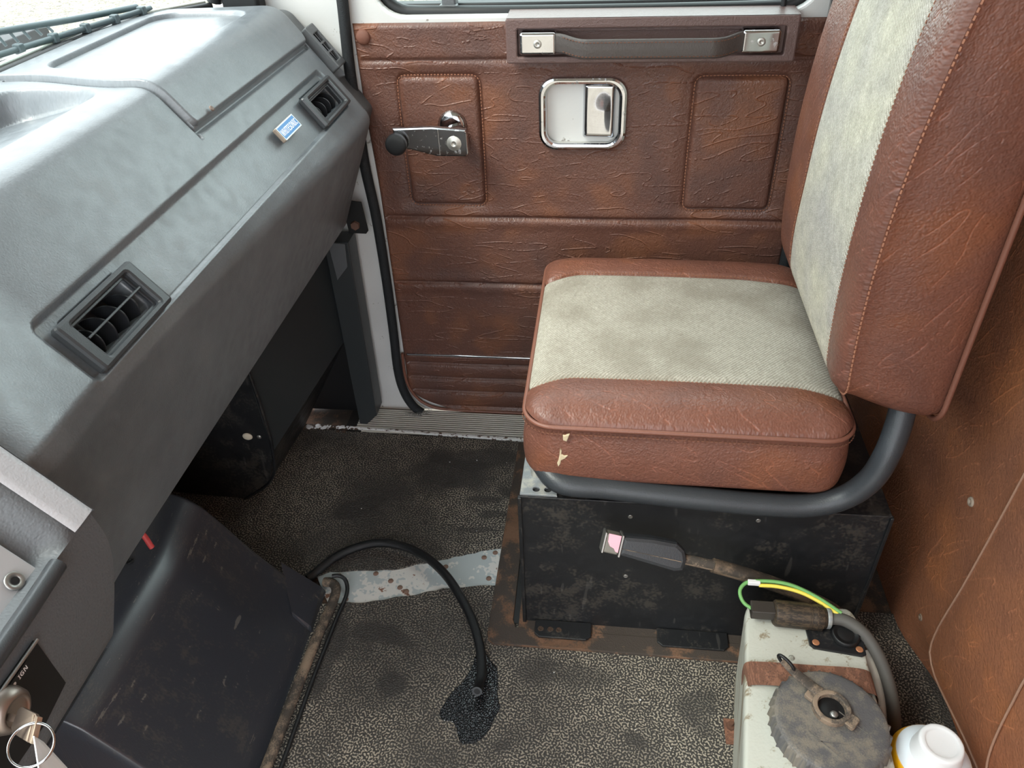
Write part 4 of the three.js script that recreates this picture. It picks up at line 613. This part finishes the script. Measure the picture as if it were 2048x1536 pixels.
{ // steel seat box
  const b = thing('seat_box', 'black painted steel box carrying the passenger seat', 'seat box');
  part('box_front', plate([[-0.104, 0.0], [0.412, 0.0], [0.410, 0.297], [-0.106, 0.297]], 0.006, 'z', -0.797, 0.0015), M.blackSteel, b);
  part('box_side', [box2(-0.107, -0.101, 0.0, 0.297, -1.225, -0.792, 0.001), box2(0.406, 0.412, 0.0, 0.297, -1.225, -0.792, 0.001), box2(-0.104, 0.412, 0, 0.297, -1.228, -1.222, 0.001)], M.blackSteel, b);
  part('box_top', plate([[-0.107, -1.225], [0.412, -1.225], [0.412, -0.790], [-0.107, -0.790]], 0.004, 'y', 0.2945, 0.001), M.blackSteel, b);
  for (const [x0, x1] of [[-0.1095, -0.1035], [0.409, 0.414]]) part('corner_strip', box2(x0, x1, 0.004, 0.297, -0.795, -0.787, 0.0015), M.blackGloss, b);
  for (const [x0, x1] of [[-0.088, 0.005], [0.112, 0.225]]) { const f = part('floor_flange', plate([[x0, -0.79], [x1, -0.79], [x1, -0.764], [x1 - 0.008, -0.757], [x0 + 0.008, -0.757], [x0, -0.764]], 0.004, 'y', 0.0075, 0.001), M.blackGloss, b); if (x0 < 0) for (const x of [-0.078, -0.062, -0.048]) part('bolt_hole', lathe([[0, 0.0002], [0.0026, 0.0003], [0.0038, 0.0012], [0.005, 0]], [x, 0.0115, -0.772], [0, 1, 0], 14), M.rust, f); }
  for (const [x, y] of [[0.055, 0.268], [0.235, 0.275], [0.055, 0.135]]) part('small_hole', lathe([[0, 0.0003], [0.002, 0.0004], [0.003, 0.0012], [0.0036, 0]], [x, y, -0.7912], [0, 0, 1], 12), M.grayMetal, b);
  const br = part('mounting_plate', plate([[-0.106, -0.945], [-0.106, -0.792], [-0.052, -0.792], [-0.054, -0.822], [-0.07, -0.84], [-0.07, -0.945]], 0.004, 'y', 0.2985, 0.0008, [circ(-0.083, -0.803, 0.0052), circ(-0.066, -0.803, 0.0052)]), M.zinc, b);
  part('bolt_head', [metric(new THREE.BoxGeometry(0.014, 0.012, 0.016).rotateY(0.5).translate(-0.078, 0.309, -0.835)), cyl([-0.085, 0.3025, -0.835], [0, 1, 0], 0.009, 0.009, 0.012)], M.alu, br);
  const f = thing('floor_frame', 'rusty steel frame set in the floor round the seat box', 'frame');
  part('frame_bar', plate([[-0.164, -1.24], [-0.132, -1.24], [-0.126, -0.79], [-0.12, -0.776], [0.30, -0.776], [0.30, -0.742], [-0.155, -0.742], [-0.1635, -0.749], [-0.166, -0.76]], 0.006, 'y', 0.0, 0.0015), M.rust, f);
  part('inner_plate', plate([[-0.120, -1.24], [0.42, -1.24], [0.42, -0.774], [-0.116, -0.774]], 0.004, 'y', 0.0012, 0.001), M.rust, f);
  part('slot', plate([[-0.135, -1.23], [-0.11, -1.23], [-0.10, -0.785], [-0.13, -0.785]], 0.001, 'y', 0.0012, 0), M.black, f);
}
{ // hand lever in front of the seat box
  const h = thing('hand_lever', 'black hand lever with a pink-painted tip in front of the seat box', 'lever');
  const P0 = V(0.022, 0.268, -0.742), P1 = V(0.122, 0.245, -0.742), dx = P1.clone().sub(P0).normalize(), sd = V(0, 0.55, 0.83).addScaledVector(dx, 0.11).normalize(); const u2 = sd.clone().cross(dx).normalize();
  const mx = new THREE.Matrix4().makeBasis(dx, u2, sd).setPosition(P0);
  const grip = plate([[0.018, -0.014], [0.10, -0.020], [0.112, -0.016], [0.114, 0.0], [0.108, 0.013], [0.095, 0.021], [0.06, 0.020], [0.018, 0.0145]], 0.026, 'z', -0.013, 0.006);
  const g = part('grip', grip.applyMatrix4(mx), mat({ color: 0x2b2d30, roughness: 0.45, ...bump(grainBump, 0.1, 0.0002) }), h);
  part('mould_line', metric(new THREE.BoxGeometry(0.088, 0.0008, 0.0008).translate(0.062, -0.003, 0.0132)).applyMatrix4(mx), M.dusty, g);
  part('tip_button', rbox(0.0, 0, 0, 0.022, 0.028, 0.024, 0.003).applyMatrix4(new THREE.Matrix4().makeTranslation(0.006, 0, 0)).applyMatrix4(mx), mat({ color: 0x6d6a62, roughness: 0.5 }), h);
  part('tip_rim', [rbox(-0.0055, 0, 0, 0.003, 0.030, 0.026, 0.001).applyMatrix4(mx), rbox(0.0185, 0, 0, 0.003, 0.032, 0.028, 0.001).applyMatrix4(mx)], M.grayMetal, h);
  part('pink_paint', plate([[-0.002, 0.0145], [0.016, 0.0145], [0.016, -0.010], [0.012, -0.009], [0.009, -0.005], [0.003, -0.003], [-0.001, 0.003]], 0.0008, 'z', 0.0124, 0.0003).applyMatrix4(mx), mat({ color: 0xe3a6b4, roughness: 0.5 }), h);
  const rod = [[0.118, 0.244, -0.742], [0.13, 0.241, -0.742], [0.15, 0.236, -0.742], [0.18, 0.228, -0.743]];
  part('rod', tube(rod, 0.0075, { n: 20 }), M.dusty, h);
  part('sleeve', tube([[0.172, 0.230, -0.743], [0.22, 0.214, -0.743], [0.27, 0.193, -0.744], [0.32, 0.166, -0.746], [0.36, 0.136, -0.75], [0.39, 0.10, -0.755], [0.405, 0.05, -0.76], [0.41, 0.0, -0.762]], 0.0105, { n: 80, k: 14 }), mat({ map: rep(dustyMap, 0.3), color: 0xd0ccc8, roughness: 0.6 }), h);
}

// ---------------------------------------------------------------- washer bottle
{
  const w = thing('washer_bottle', 'dirty white plastic washer fluid tank with a wide black cap', 'fluid tank');
  const yT = 0.182, xlz = (z) => lerp(0.220, 0.186, (z + 0.715) / 0.25), xrz = (z) => lerp(0.373, 0.366, (z + 0.715) / 0.25);
  part('tank', grid(90, 46, (u, v) => { // rounded block, lofted from the floor up
    const o = rrect(0.5, 0.5, 1, 1, 0.09, 6), n = o.length, k = u * n, i = Math.floor(k) % n, f = k - Math.floor(k), px = lerp(o[i][0], o[(i + 1) % n][0], f), pz = lerp(o[i][1], o[(i + 1) % n][1], f);
    const t = v < 0.6 ? 0 : v < 0.75 ? (v - 0.6) / 0.15 : 1, ins = v < 0.6 ? 0 : t < 1 ? 0.06 * (1 - Math.sqrt(1 - t * t)) : lerp(0.06, 0.5, (v - 0.75) / 0.25);
    const y = v < 0.6 ? lerp(0.0, yT - 0.012, v / 0.6) : yT - 0.012 + 0.012 * Math.sin(t * Math.PI / 2); const z = lerp(-0.725, -0.42, pz), g = 0.010 * Math.exp(-(((z + 0.602) / 0.013) ** 2));
    const sx = 0.5 + (px - 0.5) * (1 - 2 * ins), sz = 0.5 + (pz - 0.5) * (1 - 2 * ins), zz = lerp(-0.725, -0.42, sz); const sh = (1 - y / yT) * 0.010;
    return [lerp(xlz(zz) + sh + g * (px < 0.5 ? 0.5 : -0.2), xrz(zz), sx), y - g * 0.5 * sst(yT - 0.02, yT, y), zz, lerp(xlz(zz), xrz(zz), sx) + zz * 0.3, zz + y];
  }), M.tank, w);
  part('strap', [grid(60, 3, (u, v) => { // steel band over the tank
    const z = lerp(-0.621, -0.587, v), k = [[0.224, -0.002], [0.222, 0.06], [0.2085, 0.165], [0.211, 0.183], [0.225, 0.1865], [0.29, 0.188], [0.36, 0.187], [0.3705, 0.178], [0.375, 0.10], [0.375, 0]], q = curve(k.map(([a, b]) => [a, b, 0])).getPoint(u); return [q.x - 0.0015, q.y + 0.001, z, u * 0.5, v * 0.02]; }), plate([[0.205, -0.645], [0.226, -0.645], [0.226, -0.606], [0.205, -0.606]], 0.003, 'y', 0.0015, 0.0006)], M.strapRust, w);
  part('strap_bolt', [cyl([0.2145, 0.004, -0.632], [0, 1, 0], 0.007, 0.007, 0.006, 6), cyl([0.2145, 0.004, -0.632], [0, 1, 0], 0.003, 0.003, 0.012, 10)], M.strapRust, w);
  // screw cap with ribbed rim and vent ring
  const cc = [0.2960, 0.178, -0.5365];
  const cap = part('cap', [grid(192, 20, (u, v) => { const a = u * 2 * Math.PI, rb = (((u * 32) % 1) < 0.12 ? 0.003 : 0), prof = [[0.0685, 0.0], [0.068, 0.010], [0.067, 0.022], [0.0655, 0.0265], [0.060, 0.028], [0.03, 0.0284], [0, 0.0285]], k = v * (prof.length - 1), i = Math.min(Math.floor(k), prof.length - 2), f = k - i, r = lerp(prof[i][0], prof[i + 1][0], f), y = lerp(prof[i][1], prof[i + 1][1], f), e = v < 0.42 ? rb : 0; return [cc[0] + (r + e) * Math.cos(a), cc[1] + y, cc[2] + (r + e) * Math.sin(a), (r * Math.cos(a)), r * Math.sin(a)]; })], M.cap, w);
  const rc2 = [cc[0] + 0.0015, cc[1] + 0.0275, cc[2] - 0.012], dirtM = mat({ map: rep(dustyMap, 0.12), roughness: 0.75 });
  part('vent_ring', [plate(circ(0, 0, 0.0225, 32), 0.009, 'z', 0, 0.0015, [circ(0, 0, 0.0162, 28)]).applyMatrix4(new THREE.Matrix4().makeBasis(V(1, 0, 0), V(0, 0, -1), V(0, 1, 0)).setPosition(...rc2)), ...[1, -1].map((k) => plate(rrect(0, k * 0.0255, 0.018, 0.013, 0.003, 3), 0.006, 'z', 0, 0.001).applyMatrix4(new THREE.Matrix4().makeBasis(V(0.64, 0, -0.77), V(-0.77, 0, -0.64), V(0, 1, 0)).setPosition(rc2[0], rc2[1] + 0.002, rc2[2])))], dirtM, cap);
  part('ring_well', lathe([[0, 0.0025], [0.006, 0.003], [0.010, 0.0012], [0.0162, 0.0012]], rc2, [0, 1, 0], 28), M.black, cap);
  part('float_ball', new THREE.SphereGeometry(0.005, 16, 10).scale(1, 0.6, 1).translate(rc2[0] + 0.002, rc2[1] + 0.003, rc2[2] + 0.007), M.grayMetal, cap);
  const tabP = [[rc2[0] - 0.010, rc2[1] + 0.007, rc2[2] - 0.018], [rc2[0] - 0.026, rc2[1] + 0.010, rc2[2] - 0.031], [rc2[0] - 0.040, rc2[1] + 0.015, rc2[2] - 0.041], [rc2[0] - 0.052, rc2[1] + 0.022, rc2[2] - 0.050]], tc = curve(tabP);
  part('cap_tether', grid(30, 8, (u, v) => { const q = tc.getPointAt(u), a = v * 2 * Math.PI, w2 = lerp(0.008, 0.006, u), sx = 0.66, sz = -0.75; return [q.x + Math.cos(a) * w2 * sx, q.y + Math.sin(a) * 0.0022, q.z + Math.cos(a) * w2 * sz, u * 0.06, v * 0.02]; }), dirtM, cap);
  part('tether_loop', tube(Array.from({ length: 12 }, (_, i) => { const a = i / 12 * 6.283; return [rc2[0] - 0.048 + 0.011 * Math.cos(a) * 0.8, rc2[1] + 0.020 - 0.006 * Math.sin(a) + 0.004 * Math.cos(a) * -1, rc2[2] - 0.048 + 0.011 * Math.cos(a) * 0.6]; }), 0.0022, { closed: true, n: 50 }), M.black, cap);
  part('label_rib', [[-0.005, 0.03, 0.034, 0.0], [0.022, 0.0, 0.044, 0.75], [-0.012, 0.035, 0.05, 0.75]].map(([x, z, l, a]) => metric(new THREE.BoxGeometry(l, 0.0012, 0.0012).rotateY(-a).translate(cc[0] + x, cc[1] + 0.0284, cc[2] + z))), M.cap, cap);
  // pump
  const px = [0.245, 0.206, -0.690], pm = mat({ map: rep(dustyMap, 0.1), color: 0x9a948a, roughness: 0.6 });
  const pump = part('pump', lathe([[0, 0], [0.0155, 0], [0.018, 0.003], [0.018, 0.045], [0.0172, 0.047], [0.0172, 0.052], [0.0178, 0.053], [0.0175, 0.064], [0.014, 0.066], [0.0135, 0.073], [0, 0.074]], [0.2525, 0.200, -0.6915], [1, -0.04, 0.02], 32), pm, w);
  part('connector', rbox(0.2375, 0.203, -0.692, 0.032, 0.016, 0.020, 0.0015), mat({ color: 0x35302c, roughness: 0.5 }), pump);
  part('clamp_ring', lathe([[0.0130, 0], [0.0142, 0.001], [0.0142, 0.005], [0.013, 0.006]], [0.322, 0.198, -0.690], [1, -0.04, 0.02], 24), M.zinc, pump);
  part('grommet', lathe([[0, 0.004], [0.010, 0.004], [0.012, 0.002], [0.015, 0.006], [0.018, 0.005], [0.019, 0]], [0.346, 0.188, -0.672], [0, 1, 0.12], 32), M.black, w);
  const pl = part('pump_plate', plate([[0.296, -0.69], [0.370, -0.685], [0.368, -0.646], [0.362, -0.643], [0.302, -0.650], [0.297, -0.655]], 0.004, 'y', yT - 0.0005, 0.001), M.blackGloss, w);
  for (const [x, z] of [[0.3055, -0.6585], [0.3605, -0.6525]]) part('screw', lathe([[0, 0.001], [0.0035, 0.0013], [0.0048, 0.0003]], [x, yT + 0.0037, z], [0, 1, 0], 16), M.copper, pl);
  part('tank_boss', new THREE.SphereGeometry(0.004, 12, 8).translate(0.27, yT, -0.634), M.tank, w);
  tag(part('washer_hose', tube([[0.3275, 0.198, -0.690], [0.345, 0.199, -0.688], [0.368, 0.192, -0.676], [0.388, 0.172, -0.655], [0.404, 0.14, -0.632], [0.415, 0.10, -0.612], [0.422, 0.05, -0.595], [0.425, 0.0, -0.585]], 0.0085, { n: 80, k: 14 }), mat({ color: 0x55534f, roughness: 0.6 })), 'thick grey hose curving down from the washer pump', 'hose');
  tag(part('pale_hose', tube([[0.376, 0.165, -0.668], [0.390, 0.14, -0.640], [0.400, 0.10, -0.615], [0.404, 0.05, -0.598], [0.404, 0.0, -0.59]], 0.006, { n: 60 }), mat({ color: 0xb5aea0, roughness: 0.6 })), 'pale slim pipe beside the thick grey washer hose', 'hose');
  const wire = thing('electric_wire', 'green and yellow wire looped over the washer tank', 'wire');
  part('green_core', tube([[0.226, 0.202, -0.692], [0.212, 0.208, -0.700], [0.2085, 0.214, -0.714], [0.217, 0.219, -0.724], [0.240, 0.222, -0.727], [0.275, 0.222, -0.724], [0.310, 0.215, -0.712], [0.342, 0.206, -0.694]], 0.0026, { n: 70 }), mat({ color: 0x6aa05c, roughness: 0.5 }), wire);
  part('yellow_core', tube([[0.235, 0.2185, -0.722], [0.260, 0.2188, -0.7215], [0.290, 0.2165, -0.716], [0.315, 0.211, -0.706], [0.340, 0.2035, -0.691]], 0.0027, { n: 50 }), mat({ color: 0xe3cf52, roughness: 0.5 }), wire);
  part('terminal', rbox(0.228, 0.2205, -0.7245, 0.017, 0.0065, 0.0065, 0.001), M.white, wire);
}
{ // white-capped bottle
  const b = thing('bottle', 'yellow plastic bottle with a white screw cap by the brown wall', 'bottle'), o = [0.4165, 0.0, -0.518];
  part('body', lathe([[0, 0], [0.043, 0], [0.0465, 0.005], [0.0465, 0.162], [0.0415, 0.173]], o, [0, 1, 0], 48), M.yellow, b);
  part('shoulder', lathe([[0.042, 0.172], [0.037, 0.1775], [0.031, 0.180], [0.028, 0.181]], o, [0, 1, 0], 48), mat({ color: 0xd8e0e6, roughness: 0.35 }), b);
  part('cap', lathe([[0.0285, 0.178], [0.0285, 0.182], [0.0250, 0.203], [0.0243, 0.2055], [0.0225, 0.207], [0.0182, 0.207], [0.0168, 0.205], [0, 0.205]], o, [0, 1, 0], 48), M.white, b);
}
{ // wiper outside the windscreen
  const w = thing('windscreen_wiper', 'grey wiper blade resting outside the windscreen', 'wiper');
  const A = V(-0.800, 0.868, -0.90), B = V(-0.728, 0.866, -1.262), m = mat({ color: 0x4d5a5e, roughness: 0.5 }), L = (t) => A.clone().lerp(B, t);
  part('blade', tube([L(-0.5), L(0), L(0.5), L(1)].map((p) => p.toArray()), 0.004, { n: 30 }), m, w);
  part('rubber', [L(-0.5), L(1)].slice(0, 1).map(() => tube([L(-0.5), L(1)].map((p) => [p.x + 0.004, p.y - 0.008, p.z]), 0.0022, { n: 20, k: 6 })), M.rubber, w);
  for (let i = 0; i < 6; i++) { const p = L(0.12 + i * 0.165); part('claw', rbox(p.x, p.y, p.z, 0.012, 0.013, 0.010, 0.002), m, w); }
  part('arm', tube([L(-0.5), L(0.1), L(0.35), L(0.62), L(0.97)].map((p, i) => [p.x - 0.014, p.y + [0.03, 0.026, 0.02, 0.012, 0.004][i], p.z]), 0.0045, { n: 40 }), m, w);
  for (let i = 0; i < 6; i++) { const p = L(0.2 + i * 0.055); part('bridge', tube([[p.x - 0.014, p.y + 0.023 - i * 0.0015, p.z], [p.x - 0.006, p.y + 0.006, p.z]], 0.002, { n: 4, k: 6 }), m, w); }
}
renderer.render(scene, camera);
